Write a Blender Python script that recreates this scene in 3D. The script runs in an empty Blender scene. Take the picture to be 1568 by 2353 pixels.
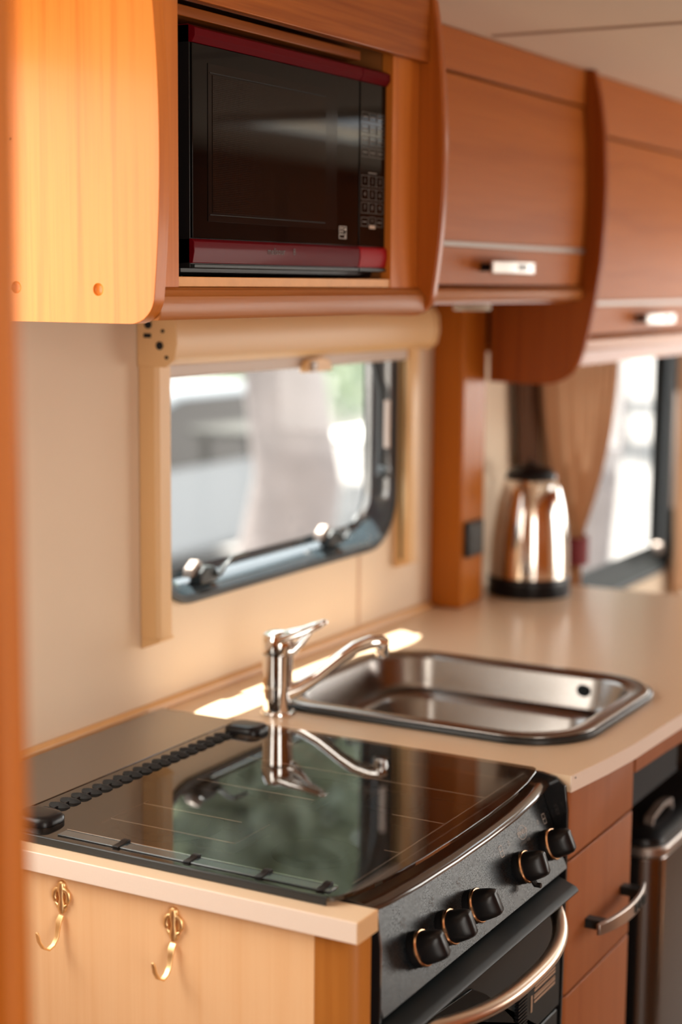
import bpy, bmesh, math, random
from mathutils import Vector, Matrix
R = random.Random(7)
scene = bpy.context.scene
COL = scene.collection
PI = math.pi

# ------------------------------------------------------------------ camera, world, sun, lights, exposure
cam_d = bpy.data.cameras.new('camera'); cam = bpy.data.objects.new('camera', cam_d); COL.objects.link(cam)
yaw, pitch, roll = math.radians(29.02), math.radians(7.883), math.radians(0.485)
fwd = Vector((math.cos(yaw)*math.cos(pitch), math.sin(yaw)*math.cos(pitch), -math.sin(pitch)))
rt = fwd.cross(Vector((0, 0, 1))).normalized(); up = rt.cross(fwd)
r2 = rt*math.cos(roll) + up*math.sin(roll); u2 = up*math.cos(roll) - rt*math.sin(roll)
M = Matrix((r2, u2, -fwd)).transposed().to_4x4(); M.translation = Vector((0, 0, 1.48))
cam.matrix_world = M
cam_d.sensor_fit = 'VERTICAL'; cam_d.sensor_height = 36; cam_d.sensor_width = 24
cam_d.lens = 3804/2353*36
cam_d.clip_start = 0.05; cam_d.clip_end = 300
cam_d.dof.use_dof = True; cam_d.dof.focus_distance = 1.78; cam_d.dof.aperture_fstop = 2.5
scene.camera = cam

world = bpy.data.worlds.new('sky'); scene.world = world; world.use_nodes = True
wn = world.node_tree
bg = wn.nodes['Background']; bg.inputs['Color'].default_value = (0.93, 0.97, 1.0, 1); bg.inputs['Strength'].default_value = 1.9

def light(name, kind, loc, direction, energy, color=(1, 1, 1), size=None, size_y=None):
    d = bpy.data.lights.new(name, kind); o = bpy.data.objects.new(name, d); COL.objects.link(o)
    o.location = loc; o.rotation_euler = Vector(direction).to_track_quat('-Z', 'Y').to_euler()
    d.energy = energy; d.color = color
    if kind == 'AREA':
        d.shape = 'RECTANGLE'; d.size = size; d.size_y = size_y
    return o
sun = light('sun', 'SUN', (4, 8, 12), (-0.10, -0.30, -1.0), 14.0, (1.0, 0.95, 0.86)); sun.data.angle = 0.01
# area lamps stand in for daylight at openings out of view
light('added_light_near', 'AREA', (0.98, 1.26, 1.42), (0.25, -1, -0.12), 4.4, (1.0, 0.91, 0.78), 0.60, 0.62)  # added to light the end panels from an unseen, assumed window
light('window_light_entry', 'AREA', (0.05, -0.90, 1.25), (0.35, 1, 0.0), 11, (1.0, 0.89, 0.76), 0.9, 1.1)
light('window_light_lounge', 'AREA', (3.9, -0.90, 1.1), (-0.4, 1, -0.02), 12, (1.0, 0.91, 0.80), 1.2, 0.9)
light('window_light_front', 'AREA', (5.14, 0.2, 1.25), (-1, 0, -0.05), 7, (1.0, 0.93, 0.84), 1.3, 0.6)
light('skylight_light', 'AREA', (3.55, 0.15, 1.90), (0, 0, -1), 2.5, (0.8, 0.93, 1.0), 0.55, 0.45)

scene.view_settings.view_transform = 'Standard'
scene.view_settings.look = 'None'
scene.view_settings.gamma = 1
scene.view_settings.use_curve_mapping = False
scene.view_settings.exposure = 0.82

# ------------------------------------------------------------------ materials
def mat_new(name):
    m = bpy.data.materials.new(name); m.use_nodes = True
    nt = m.node_tree; nt.nodes.clear()
    out = nt.nodes.new('ShaderNodeOutputMaterial')
    return m, nt, out
def principled(name, col, rough=0.5, metal=0.0, coat=0.0, spec=0.5, bump=None, vary=None, sheen=0, emis=None):
    m, nt, out = mat_new(name)
    b = nt.nodes.new('ShaderNodeBsdfPrincipled')
    b.inputs['Base Color'].default_value = (*col, 1); b.inputs['Roughness'].default_value = rough
    b.inputs['Metallic'].default_value = metal; b.inputs['Coat Weight'].default_value = coat
    b.inputs['Coat Roughness'].default_value = 0.08; b.inputs['Specular IOR Level'].default_value = spec
    tc = nt.nodes.new('ShaderNodeTexCoord')
    if vary:                                   # (scale, amount)
        n = nt.nodes.new('ShaderNodeTexNoise'); n.inputs['Scale'].default_value = vary[0]; n.inputs['Detail'].default_value = 6
        nt.links.new(tc.outputs['Object'], n.inputs['Vector'])
        mx = nt.nodes.new('ShaderNodeMix'); mx.data_type = 'RGBA'
        mx.inputs['A'].default_value = (*[c*(1-vary[1]) for c in col], 1); mx.inputs['B'].default_value = (*[min(1, c*(1+vary[1])) for c in col], 1)
        nt.links.new(n.outputs['Fac'], mx.inputs['Factor']); nt.links.new(mx.outputs['Result'], b.inputs['Base Color'])
    if bump:                                   # (scale, strength, distance)
        n = nt.nodes.new('ShaderNodeTexNoise'); n.inputs['Scale'].default_value = bump[0]; n.inputs['Detail'].default_value = 4
        nt.links.new(tc.outputs['Object'], n.inputs['Vector'])
        bp = nt.nodes.new('ShaderNodeBump'); bp.inputs['Strength'].default_value = bump[1]; bp.inputs['Distance'].default_value = bump[2]
        nt.links.new(n.outputs['Fac'], bp.inputs['Height']); nt.links.new(bp.outputs['Normal'], b.inputs['Normal'])
    nt.links.new(b.outputs[0], out.inputs['Surface'])
    return m
def wood(name, light_c, dark_c, axis='Z', rough=0.36, coat=0.25, seed=0.0, contrast=1.0, spec=0.25):
    """cherry-like veneer: long soft bands, thin dark fibres and faint cathedral arches, grain along axis"""
    m, nt, out = mat_new(name); L = nt.links
    tc = nt.nodes.new('ShaderNodeTexCoord')
    def mapped(al, ac, off=0):
        mp = nt.nodes.new('ShaderNodeMapping'); s = [ac, ac, ac]; s['XYZ'.index(axis)] = al
        mp.inputs['Scale'].default_value = s; mp.inputs['Location'].default_value = (seed+off, seed*1.7+off, seed*0.6)
        L.new(tc.outputs['Object'], mp.inputs['Vector']); return mp.outputs['Vector']
    def noise(v, sc, det, dist=0.0):
        n = nt.nodes.new('ShaderNodeTexNoise'); n.inputs['Scale'].default_value = sc; n.inputs['Detail'].default_value = det
        n.inputs['Distortion'].default_value = dist; L.new(v, n.inputs['Vector']); return n.outputs['Fac']
    def ramp(f, a, b):
        r = nt.nodes.new('ShaderNodeMapRange'); r.inputs['From Min'].default_value = a; r.inputs['From Max'].default_value = b
        L.new(f, r.inputs['Value']); return r.outputs['Result']
    def math_(op, a, b):
        n = nt.nodes.new('ShaderNodeMath'); n.operation = op
        for i, v in enumerate((a, b)):
            if isinstance(v, (int, float)): n.inputs[i].default_value = v
            else: L.new(v, n.inputs[i])
        return n.outputs[0]
    bands = ramp(noise(mapped(0.5, 9), 1.6, 3, 0.4), 0.3, 0.7)
    fib = ramp(noise(mapped(5, 190, 3), 1.0, 5), 0.42, 0.75)
    w = nt.nodes.new('ShaderNodeTexWave'); w.wave_type = 'RINGS'; w.rings_direction = axis
    w.inputs['Scale'].default_value = 2.6; w.inputs['Distortion'].default_value = 5.0; w.inputs['Detail'].default_value = 2; w.inputs['Detail Scale'].default_value = 0.8
    L.new(mapped(0.55, 3.2, 1.3), w.inputs['Vector'])
    arch = ramp(w.outputs['Fac'], 0.80, 1.0)
    f = math_('ADD', math_('MULTIPLY', bands, 0.38*contrast), math_('MULTIPLY', fib, 0.30*contrast))
    f = math_('ADD', f, math_('MULTIPLY', arch, 0.22*contrast))
    mx = nt.nodes.new('ShaderNodeMix'); mx.data_type = 'RGBA'; mx.clamp_factor = True
    mx.inputs['A'].default_value = (*light_c, 1); mx.inputs['B'].default_value = (*dark_c, 1)
    L.new(f, mx.inputs['Factor'])
    b = nt.nodes.new('ShaderNodeBsdfPrincipled'); L.new(mx.outputs['Result'], b.inputs['Base Color'])
    b.inputs['Roughness'].default_value = rough; b.inputs['Coat Weight'].default_value = coat; b.inputs['Coat Roughness'].default_value = 0.15; b.inputs['Specular IOR Level'].default_value = spec
    bp = nt.nodes.new('ShaderNodeBump'); bp.inputs['Strength'].default_value = 0.12; bp.inputs['Distance'].default_value = 0.0006
    L.new(fib, bp.inputs['Height']); L.new(bp.outputs['Normal'], b.inputs['Normal'])
    L.new(b.outputs[0], out.inputs['Surface'])
    return m
def glassy(name, tint, ior=1.5, rough=0.0, haze=0.0, haze_col=(0.8, 0.8, 0.8), gloss=1.0):
    m, nt, out = mat_new(name); L = nt.links
    t = nt.nodes.new('ShaderNodeBsdfTransparent'); t.inputs['Color'].default_value = (*tint, 1)
    g = nt.nodes.new('ShaderNodeBsdfGlossy'); g.inputs['Roughness'].default_value = rough; g.inputs['Color'].default_value = (gloss, gloss, gloss, 1)
    f = nt.nodes.new('ShaderNodeFresnel'); f.inputs['IOR'].default_value = ior
    geo = nt.nodes.new('ShaderNodeNewGeometry')        # inner face of the sheet passes straight through
    inv = nt.nodes.new('ShaderNodeMath'); inv.operation = 'SUBTRACT'; inv.inputs[0].default_value = 1.0; L.new(geo.outputs['Backfacing'], inv.inputs[1])
    fm = nt.nodes.new('ShaderNodeMath'); fm.operation = 'MULTIPLY'; L.new(f.outputs[0], fm.inputs[0]); L.new(inv.outputs[0], fm.inputs[1])
    mx = nt.nodes.new('ShaderNodeMixShader'); L.new(fm.outputs[0], mx.inputs[0])
    last = t.outputs[0]
    if haze:
        d = nt.nodes.new('ShaderNodeBsdfDiffuse'); d.inputs['Color'].default_value = (*haze_col, 1)
        h = nt.nodes.new('ShaderNodeMixShader'); h.inputs[0].default_value = haze
        L.new(last, h.inputs[1]); L.new(d.outputs[0], h.inputs[2]); last = h.outputs[0]
    L.new(last, mx.inputs[1]); L.new(g.outputs[0], mx.inputs[2]); L.new(mx.outputs[0], out.inputs['Surface'])
    return m

H_L, H_D = (0.60, 0.19, 0.028), (0.40, 0.095, 0.009)      # honey cherry
wood_v = wood('honey_cherry_vertical', H_L, H_D, 'Z', seed=1.1, coat=0.1, spec=0.2)
wood_x = wood('honey_cherry_lengthwise', (0.44, 0.130, 0.022), (0.24, 0.055, 0.007), 'X', seed=4.2, contrast=1.9, coat=0.1, spec=0.15)
wood_lock = wood('cherry_locker_flap', (0.42, 0.125, 0.020), (0.29, 0.072, 0.009), 'X', seed=2.2, rough=0.5, coat=0.0, spec=0.12)
wood_rail = wood('pink_cherry_rail', (0.42, 0.150, 0.032), (0.32, 0.092, 0.015), 'X', seed=8.0, rough=0.42, coat=0.1)
wood_part = wood('deep_cherry_partition', (0.30, 0.070, 0.008), (0.18, 0.034, 0.004), 'Z', seed=5.5, coat=0.0, rough=0.5, spec=0.12)
wood_pil = wood('cherry_pillar_veneer', (0.44, 0.135, 0.013), (0.30, 0.075, 0.006), 'Z', seed=6.5, coat=0.05, spec=0.15)
wood_lit_side = wood('cherry_side_lit', (0.90, 0.58, 0.32), (0.80, 0.44, 0.20), 'Z', seed=3.3, contrast=0.8)  # cherry lightened to paint in the strong light on the hook panel
wood_draw = wood('red_cherry_drawer', (0.38, 0.125, 0.038), (0.27, 0.075, 0.018), 'Z', seed=7.7, rough=0.5, coat=0.05, contrast=0.8)
wood_jamb = wood('orange_cherry_wardrobe', (0.40, 0.115, 0.009), (0.30, 0.075, 0.006), 'Z', seed=9.1, coat=0.05, rough=0.5)
M_edge = principled('rounded_wood_edge', (0.66, 0.34, 0.14), 0.35, coat=0.3)
M_wall = principled('cream_vinyl_wall', (0.76, 0.61, 0.45), 0.75, bump=(900, 0.25, 0.0006), vary=(3, 0.05))
M_ceil = principled('cream_ceiling_board', (0.76, 0.64, 0.51), 0.8, vary=(2, 0.04))
M_white_wall = principled('pale_lounge_wall', (0.68, 0.60, 0.54), 0.8)
M_floor = principled('beige_vinyl_floor', (0.13, 0.085, 0.05), 0.5, vary=(6, 0.15))
M_top = principled('beige_laminate', (0.74, 0.55, 0.37), 0.30, coat=0.15, vary=(700, 0.10), spec=0.5)
M_topedge = principled('pinkish_laminate_edging', (0.84, 0.70, 0.59), 0.45, vary=(900, 0.06))
M_bead = principled('wood_wall_bead', (0.72, 0.42, 0.18), 0.4)
M_blackgl = principled('black_gloss_enamel', (0.010, 0.010, 0.011), 0.08, coat=0.6)
M_black = principled('black_plastic', (0.007, 0.007, 0.008), 0.32, spec=0.25)
M_blackmat = principled('matt_black_and_shade', (0.006, 0.006, 0.006), 0.8)  # matt black for dark parts, also painted in as recess and gap shade
M_brownen = principled('dark_brown_enamel', (0.030, 0.016, 0.010), 0.16, coat=0.8)
M_greycl = principled('charcoal_metal', (0.013, 0.019, 0.021), 0.4, coat=0.0, spec=0.3)
M_steel = principled('brushed_steel', (0.52, 0.48, 0.45), 0.36, metal=1, bump=(300, 0.03, 0.0004))
M_sink = principled('satin_sink_steel', (0.26, 0.24, 0.225), 0.24, metal=1, bump=(120, 0.03, 0.0005))
M_chrome = principled('polished_chrome', (0.86, 0.84, 0.82), 0.05, metal=1)
M_kettle = principled('polished_kettle_steel', (0.80, 0.74, 0.68), 0.10, metal=1)
M_handle = principled('satin_champagne_metal', (0.72, 0.58, 0.46), 0.30, metal=1)
M_pewter = principled('satin_pewter', (0.50, 0.44, 0.40), 0.35, metal=1)
M_brass = principled('polished_brass', (0.97, 0.68, 0.34), 0.40, metal=1)
M_copper = principled('copper_ring', (0.85, 0.50, 0.28), 0.22, metal=1)
M_red = principled('burgundy_metallic_plastic', (0.10, 0.0015, 0.005), 0.4, coat=0.08, spec=0.03)
M_redbright = principled('red_button_plastic', (0.30, 0.002, 0.007), 0.35, coat=0.15, spec=0.04)
M_blind = principled('tan_plastic', (0.72, 0.46, 0.22), 0.42)
M_blindfab = principled('greige_pull_bar', (0.55, 0.46, 0.40), 0.5)
M_rubber = principled('black_window_rubber', (0.012, 0.016, 0.018), 0.30)
M_frame = principled('blue_grey_window_frame', (0.040, 0.055, 0.065), 0.12, coat=1.0)
M_print = principled('grey_print', (0.62, 0.57, 0.52), 0.6)
M_print_dim = principled('dim_grey_print', (0.14, 0.12, 0.105), 0.6)
M_print_gold = principled('bronze_print', (0.42, 0.28, 0.19), 0.5)
M_print_dark = principled('dark_logo_print', (0.05, 0.03, 0.025), 0.5)
M_white = principled('white_plastic', (0.8, 0.78, 0.72), 0.4)
M_grey = principled('grey_aluminium', (0.26, 0.21, 0.18), 0.4, metal=0.5)
M_curt = principled('tan_curtain_cloth', (0.58, 0.34, 0.19), 0.9, bump=(400, 0.2, 0.001))
M_curt_dark = principled('dark_brown_cloth', (0.13, 0.06, 0.03), 0.95)
M_tie = principled('dark_red_tieback', (0.16, 0.004, 0.005), 0.7)
M_glass = glassy('window_acrylic', (0.96, 0.97, 0.97), 1.2, 0.0)
M_lid = glassy('smoked_lid_glass', (0.50, 0.46, 0.42), 1.66, 0.0, haze=0.012, haze_col=(0.5, 0.45, 0.4))
M_clear = glassy('clear_plastic', (0.85, 0.90, 0.92), 1.5, 0.1, haze=0.25)

def panel_material():
    """satin black panel with a speckled film of dried grease that breaks up the gloss"""
    m, nt, out = mat_new('greasy_black_panel'); L = nt.links
    tc = nt.nodes.new('ShaderNodeTexCoord')
    n = nt.nodes.new('ShaderNodeTexNoise'); n.inputs['Scale'].default_value = 750; n.inputs['Detail'].default_value = 5
    L.new(tc.outputs['Object'], n.inputs['Vector'])
    n2 = nt.nodes.new('ShaderNodeTexNoise'); n2.inputs['Scale'].default_value = 28; n2.inputs['Detail'].default_value = 4
    L.new(tc.outputs['Object'], n2.inputs['Vector'])
    mr = nt.nodes.new('ShaderNodeMapRange'); mr.inputs['From Min'].default_value = 0.45; mr.inputs['From Max'].default_value = 0.68
    mr.inputs['To Min'].default_value = 0.24; mr.inputs['To Max'].default_value = 0.42; L.new(n.outputs['Fac'], mr.inputs['Value'])
    mx = nt.nodes.new('ShaderNodeMix'); mx.data_type = 'RGBA'
    mx.inputs['A'].default_value = (0.008, 0.010, 0.012, 1); mx.inputs['B'].default_value = (0.025, 0.023, 0.022, 1)
    mr2 = nt.nodes.new('ShaderNodeMapRange'); mr2.inputs['From Min'].default_value = 0.42; mr2.inputs['From Max'].default_value = 0.7; L.new(n2.outputs['Fac'], mr2.inputs['Value'])
    L.new(mr2.outputs[0], mx.inputs['Factor'])
    b = nt.nodes.new('ShaderNodeBsdfPrincipled'); L.new(mx.outputs['Result'], b.inputs['Base Color']); L.new(mr.outputs[0], b.inputs['Roughness'])
    b.inputs['Specular IOR Level'].default_value = 0.15; b.inputs['IOR'].default_value = 1.5
    bp = nt.nodes.new('ShaderNodeBump'); bp.inputs['Strength'].default_value = 0.03; bp.inputs['Distance'].default_value = 0.0002
    L.new(n.outputs['Fac'], bp.inputs['Height']); L.new(bp.outputs['Normal'], b.inputs['Normal'])
    L.new(b.outputs[0], out.inputs['Surface'])
    return m
M_panel = panel_material()
def mesh_window_material():
    """microwave door window: dark glass over a perforated screen of tiny lighter dots"""
    m, nt, out = mat_new('perforated_screen'); L = nt.links
    tc = nt.nodes.new('ShaderNodeTexCoord'); mp = nt.nodes.new('ShaderNodeMapping'); mp.inputs['Scale'].default_value = (520, 1, 520)
    L.new(tc.outputs['Object'], mp.inputs['Vector'])
    v = nt.nodes.new('ShaderNodeTexVoronoi'); v.inputs['Randomness'].default_value = 0.0; v.inputs['Scale'].default_value = 1.0
    L.new(mp.outputs[0], v.inputs['Vector'])
    mr = nt.nodes.new('ShaderNodeMapRange'); mr.inputs['From Min'].default_value = 0.28; mr.inputs['From Max'].default_value = 0.42
    L.new(v.outputs['Distance'], mr.inputs['Value'])
    mx = nt.nodes.new('ShaderNodeMix'); mx.data_type = 'RGBA'; mx.inputs['A'].default_value = (0.003, 0.002, 0.002, 1); mx.inputs['B'].default_value = (0.016, 0.010, 0.007, 1)
    L.new(mr.outputs[0], mx.inputs['Factor'])
    b = nt.nodes.new('ShaderNodeBsdfPrincipled'); L.new(mx.outputs['Result'], b.inputs['Base Color']); b.inputs['Roughness'].default_value = 0.7; b.inputs['Specular IOR Level'].default_value = 0.0
    b.inputs['Coat Weight'].default_value = 0.4; b.inputs['Coat Roughness'].default_value = 0.02
    L.new(b.outputs[0], out.inputs['Surface']); return m
M_screen = mesh_window_material()
M_mwglass = principled('black_door_glass', (0.002, 0.002, 0.002), 0.6, coat=0.45, spec=0.0)
M_mwglass.node_tree.nodes['Principled BSDF'].inputs['Coat Roughness'].default_value = 0.02

# ------------------------------------------------------------------ mesh helpers
class MB:
    def __init__(s): s.v = []; s.f = []
    def add(s, vs, fs):
        n = len(s.v); s.v += [Vector(p) for p in vs]; s.f += [[i+n for i in f] for f in fs]; return s
    def box(s, x0, x1, y0, y1, z0, z1):
        return s.add([(x0,y0,z0),(x1,y0,z0),(x1,y1,z0),(x0,y1,z0),(x0,y0,z1),(x1,y0,z1),(x1,y1,z1),(x0,y1,z1)],
                     [(0,3,2,1),(4,5,6,7),(0,1,5,4),(1,2,6,5),(2,3,7,6),(3,0,4,7)])
    def prism(s, pts, a0, a1, axis):
        """extrude a 2D outline along an axis ('X': pts are y,z ; 'Y': x,z ; 'Z': x,y)"""
        def P(p, a): return {'X': (a, p[0], p[1]), 'Y': (p[0], a, p[1]), 'Z': (p[0], p[1], a)}[axis]
        n = len(pts)
        return s.add([P(p, a0) for p in pts]+[P(p, a1) for p in pts],
                     [list(range(n))[::-1], list(range(n, 2*n))]+[(i, (i+1) % n, (i+1) % n+n, i+n) for i in range(n)])
    def tube(s, path, r, seg=10, caps=True, flat=1.0, upv=None):
        path = [Vector(p) for p in path]; n = len(path); rs = r if isinstance(r, (list, tuple)) else [r]*n
        rings = []; prev = None
        for i, p in enumerate(path):
            t = (path[min(i+1, n-1)]-path[max(i-1, 0)]).normalized()
            ref = Vector(upv) if upv else (prev if prev else (Vector((0, 0, 1)) if abs(t.z) < 0.9 else Vector((1, 0, 0))))
            a = t.cross(ref).normalized(); b = a.cross(t).normalized(); prev = b
            rings.append([p+a*math.cos(2*PI*k/seg)*rs[i]+b*math.sin(2*PI*k/seg)*rs[i]*flat for k in range(seg)])
        vs = [v for rg in rings for v in rg]
        fs = [(i*seg+k, i*seg+(k+1) % seg, (i+1)*seg+(k+1) % seg, (i+1)*seg+k) for i in range(n-1) for k in range(seg)]
        if caps: fs += [list(range(seg))[::-1], list(range((n-1)*seg, n*seg))]
        return s.add(vs, fs)
    def lathe(s, prof, c=(0, 0, 0), seg=40, mat=None, sx=1, sy=1):
        """prof: (radius, height) list; axis z through c; optional 3x3 matrix to re-orient"""
        vs = []; fs = []; n = len(prof); c = Vector(c)
        for r, h in prof:
            for k in range(seg):
                v = Vector((r*math.cos(2*PI*k/seg)*sx, r*math.sin(2*PI*k/seg)*sy, h))
                vs.append(c+(mat @ v if mat else v))
        for i in range(n-1):
            for k in range(seg): fs.append((i*seg+k, i*seg+(k+1) % seg, (i+1)*seg+(k+1) % seg, (i+1)*seg+k))
        if prof[0][0] > 1e-6: fs.append(list(range(seg))[::-1])
        if prof[-1][0] > 1e-6: fs.append(list(range((n-1)*seg, n*seg)))
        return s.add(vs, fs)
    def loft(s, rings, cap0=True, cap1=True, closed=True):
        n = len(rings[0]); vs = [p for r in rings for p in r]; fs = []
        for i in range(len(rings)-1):
            for k in range(n if closed else n-1):
                fs.append((i*n+k, i*n+(k+1) % n, (i+1)*n+(k+1) % n, (i+1)*n+k))
        if cap0: fs.append(list(range(n))[::-1])
        if cap1: fs.append(list(range((len(rings)-1)*n, len(rings)*n)))
        return s.add(vs, fs)

def wloc(o):
    v = Vector((0, 0, 0))
    while o: v += Vector(o.location); o = o.parent
    return v
def obj(name, mb, mat, parent=None, bevel=0.0, smooth=35, segs=2, origin=None):
    me = bpy.data.meshes.new(name)
    vs = mb.v
    lo = Vector([min(v[i] for v in vs) for i in range(3)]); hi = Vector([max(v[i] for v in vs) for i in range(3)])
    org = Vector(origin) if origin else Vector(((lo.x+hi.x)/2, (lo.y+hi.y)/2, lo.z))
    me.from_pydata([v-org for v in vs], [], mb.f)
    bm = bmesh.new(); bm.from_mesh(me); bmesh.ops.remove_doubles(bm, verts=bm.verts, dist=1e-6)
    bmesh.ops.recalc_face_normals(bm, faces=bm.faces); bm.to_mesh(me); bm.free()
    me.materials.append(mat)
    if smooth:
        me.shade_smooth(); me.set_sharp_from_angle(angle=math.radians(smooth))
    o = bpy.data.objects.new(name, me); COL.objects.link(o)
    o.location = org-(wloc(parent) if parent else Vector((0, 0, 0)))
    if parent: o.parent = parent
    if bevel:
        m = o.modifiers.new('bevel', 'BEVEL'); m.width = bevel; m.segments = segs; m.limit_method = 'ANGLE'; m.angle_limit = math.radians(40)
        m.harden_normals = False
    return o
def tag(o, label, cat, group=None, kind=None):
    if label: o['label'] = label
    if cat: o['category'] = cat
    if group: o['group'] = group
    if kind: o['kind'] = kind
    return o
def struct(name, mb, mat, **k):
    o = obj(name, mb, mat, **k); o['kind'] = 'structure'; return o
def empty(name, loc, label=None, cat=None, group=None, kind=None, parent=None):
    o = bpy.data.objects.new(name, None); COL.objects.link(o); o.location = loc; o.empty_display_size = 0.05
    return tag(o, label, cat, group, kind)
def rrect(x0, x1, y0, y1, r, n=8):
    """rounded rectangle outline, counter-clockwise"""
    pts = []
    for cx, cy, a in ((x1-r, y1-r, 0), (x0+r, y1-r, 90), (x0+r, y0+r, 180), (x1-r, y0+r, 270)):
        for k in range(n+1):
            t = math.radians(a+90*k/n); pts.append((cx+r*math.cos(t), cy+r*math.sin(t)))
    return pts
def ring_prism(outer, inner, a0, a1, axis):
    mb = MB(); n = len(outer)
    def P(p, a): return {'X': (a, p[0], p[1]), 'Y': (p[0], a, p[1]), 'Z': (p[0], p[1], a)}[axis]
    vs = [P(p, a) for a in (a0, a1) for q in (outer, inner) for p in q]
    fs = []
    for k in range(n):
        j = (k+1) % n
        fs += [(k, j, n+j, n+k), (2*n+k, 3*n+k, 3*n+j, 2*n+j), (k, 2*n+k, 2*n+j, j), (n+k, n+j, 3*n+j, 3*n+k)]
    return mb.add(vs, fs)
def text_mb(body, size, org, right, upv, depth=0.0003, align='CENTER'):
    cu = bpy.data.curves.new('lettering', 'FONT'); cu.body = body; cu.size = size; cu.align_x = align; cu.align_y = 'CENTER'; cu.extrude = depth; cu.resolution_u = 2
    o = bpy.data.objects.new('lettering', cu); COL.objects.link(o)
    dg = bpy.context.evaluated_depsgraph_get(); me = bpy.data.meshes.new_from_object(o.evaluated_get(dg))
    r = Vector(right).normalized(); u = Vector(upv).normalized(); n = r.cross(u); org = Vector(org)
    mb = MB().add([org+r*v.co.x+u*v.co.y+n*v.co.z for v in me.vertices], [list(p.vertices) for p in me.polygons])
    bpy.data.objects.remove(o); bpy.data.curves.remove(cu); bpy.data.meshes.remove(me)
    return mb
def arc(c, r, a0, a1, n):
    return [(c[0]+r*math.cos(math.radians(a0+(a1-a0)*k/n)), c[1]+r*math.sin(math.radians(a0+(a1-a0)*k/n))) for k in range(n+1)]

# ------------------------------------------------------------------ the setting (kitchen wall is the plane y = 1.292, its outer face 1.322)
WY = 1.292
def wall_with_holes(name, axis, a0, a1, u0, u1, z0, z1, holes, mat):
    """a slab with rectangular or rounded openings, built as one face grid around each hole"""
    cu = bpy.data.curves.new(name, 'CURVE'); cu.dimensions = '2D'; cu.fill_mode = 'BOTH'
    def spl(pts):
        s = cu.splines.new('POLY'); s.points.add(len(pts)-1)
        for p, q in zip(s.points, pts): p.co = (q[0], q[1], 0, 1)
        s.use_cyclic_u = True
    spl([(u0, z0), (u1, z0), (u1, z1), (u0, z1)])
    for h in holes: spl(h)
    cu.extrude = abs(a1-a0)/2
    o = bpy.data.objects.new(name, cu); COL.objects.link(o)
    dg = bpy.context.evaluated_depsgraph_get(); me = bpy.data.meshes.new_from_object(o.evaluated_get(dg))
    mid = (a0+a1)/2; mb = MB()
    P = {'Y': lambda v: (v.x, mid+v.z, v.y), 'X': lambda v: (mid+v.z, v.x, v.y), 'Z': lambda v: (v.x, v.y, mid+v.z)}[axis]
    mb.add([P(v.co) for v in me.vertices], [list(p.vertices) for p in me.polygons])
    bpy.data.objects.remove(o); bpy.data.curves.remove(cu); bpy.data.meshes.remove(me)
    return mb
HX0, HX1, HZ0, HZ1 = 1.815, 2.500, 1.050, 1.425           # kitchen window hole
wall = wall_with_holes('wall', 'Y', WY, WY+0.03, -1.7, 5.25, 0, 1.90,
    [rrect(HX0, HX1, HZ0, HZ1, 0.075), rrect(3.23, 4.06, 0.775, 1.39, 0.06), rrect(0.62, 1.34, 1.08, 1.72, 0.05)], None)
struct('wall_left', wall, M_wall, smooth=0)
struct('wall_right', wall_with_holes('w', 'Y', -0.97, -0.94, -1.7, 5.25, 0, 1.90,
    [rrect(3.15, 4.65, 0.72, 1.42, 0.06), [(-0.45, 0.02), (0.45, 0.02), (0.45, 1.80), (-0.45, 1.80)]], None), M_wall, smooth=0)
struct('wall_far', wall_with_holes('w', 'X', 5.2, 5.23, -0.94, WY, 0, 1.90, [rrect(-0.60, 0.95, 0.85, 1.55, 0.06)], None), M_white_wall, smooth=0)
struct('wall_near', MB().box(-1.7, -1.67, -0.94, WY, 0, 1.90), M_wall, smooth=0)
struct('floor', MB().box(-1.7, 5.23, -0.97, WY+0.03, -0.04, 0), M_floor, smooth=0)
struct('ceiling', wall_with_holes('c', 'Z', 1.847, 1.875, -1.7, 5.25, -0.97, WY+0.03, [rrect(3.25, 3.85, -0.10, 0.40, 0.04)], None), M_ceil, smooth=0)
# joint strip across the ceiling boards
struct('trim_1', MB().prism([(2.322, 1.8472), (2.326, 1.8445), (2.334, 1.8445), (2.338, 1.8472)], -0.9, 1.04, 'Y'), principled('ceiling_joint', (0.42, 0.32, 0.25), 0.6), smooth=0)
# wood bead where the worktop meets the wall
struct('trim_2', MB().prism([(WY-0.001, 0.9005), (WY-0.012, 0.9005), (WY-0.010, 0.9075), (WY-0.001, 0.911)], 1.276, 2.652, 'X'), M_bead, smooth=0)
# vertical joint cover in the wall boards under the window
struct('trim_3', MB().box(2.388, 2.396, WY-0.0015, WY-0.0002, 0.912, 1.030), principled('board_joint', (0.60, 0.42, 0.29), 0.7), smooth=0)

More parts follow.
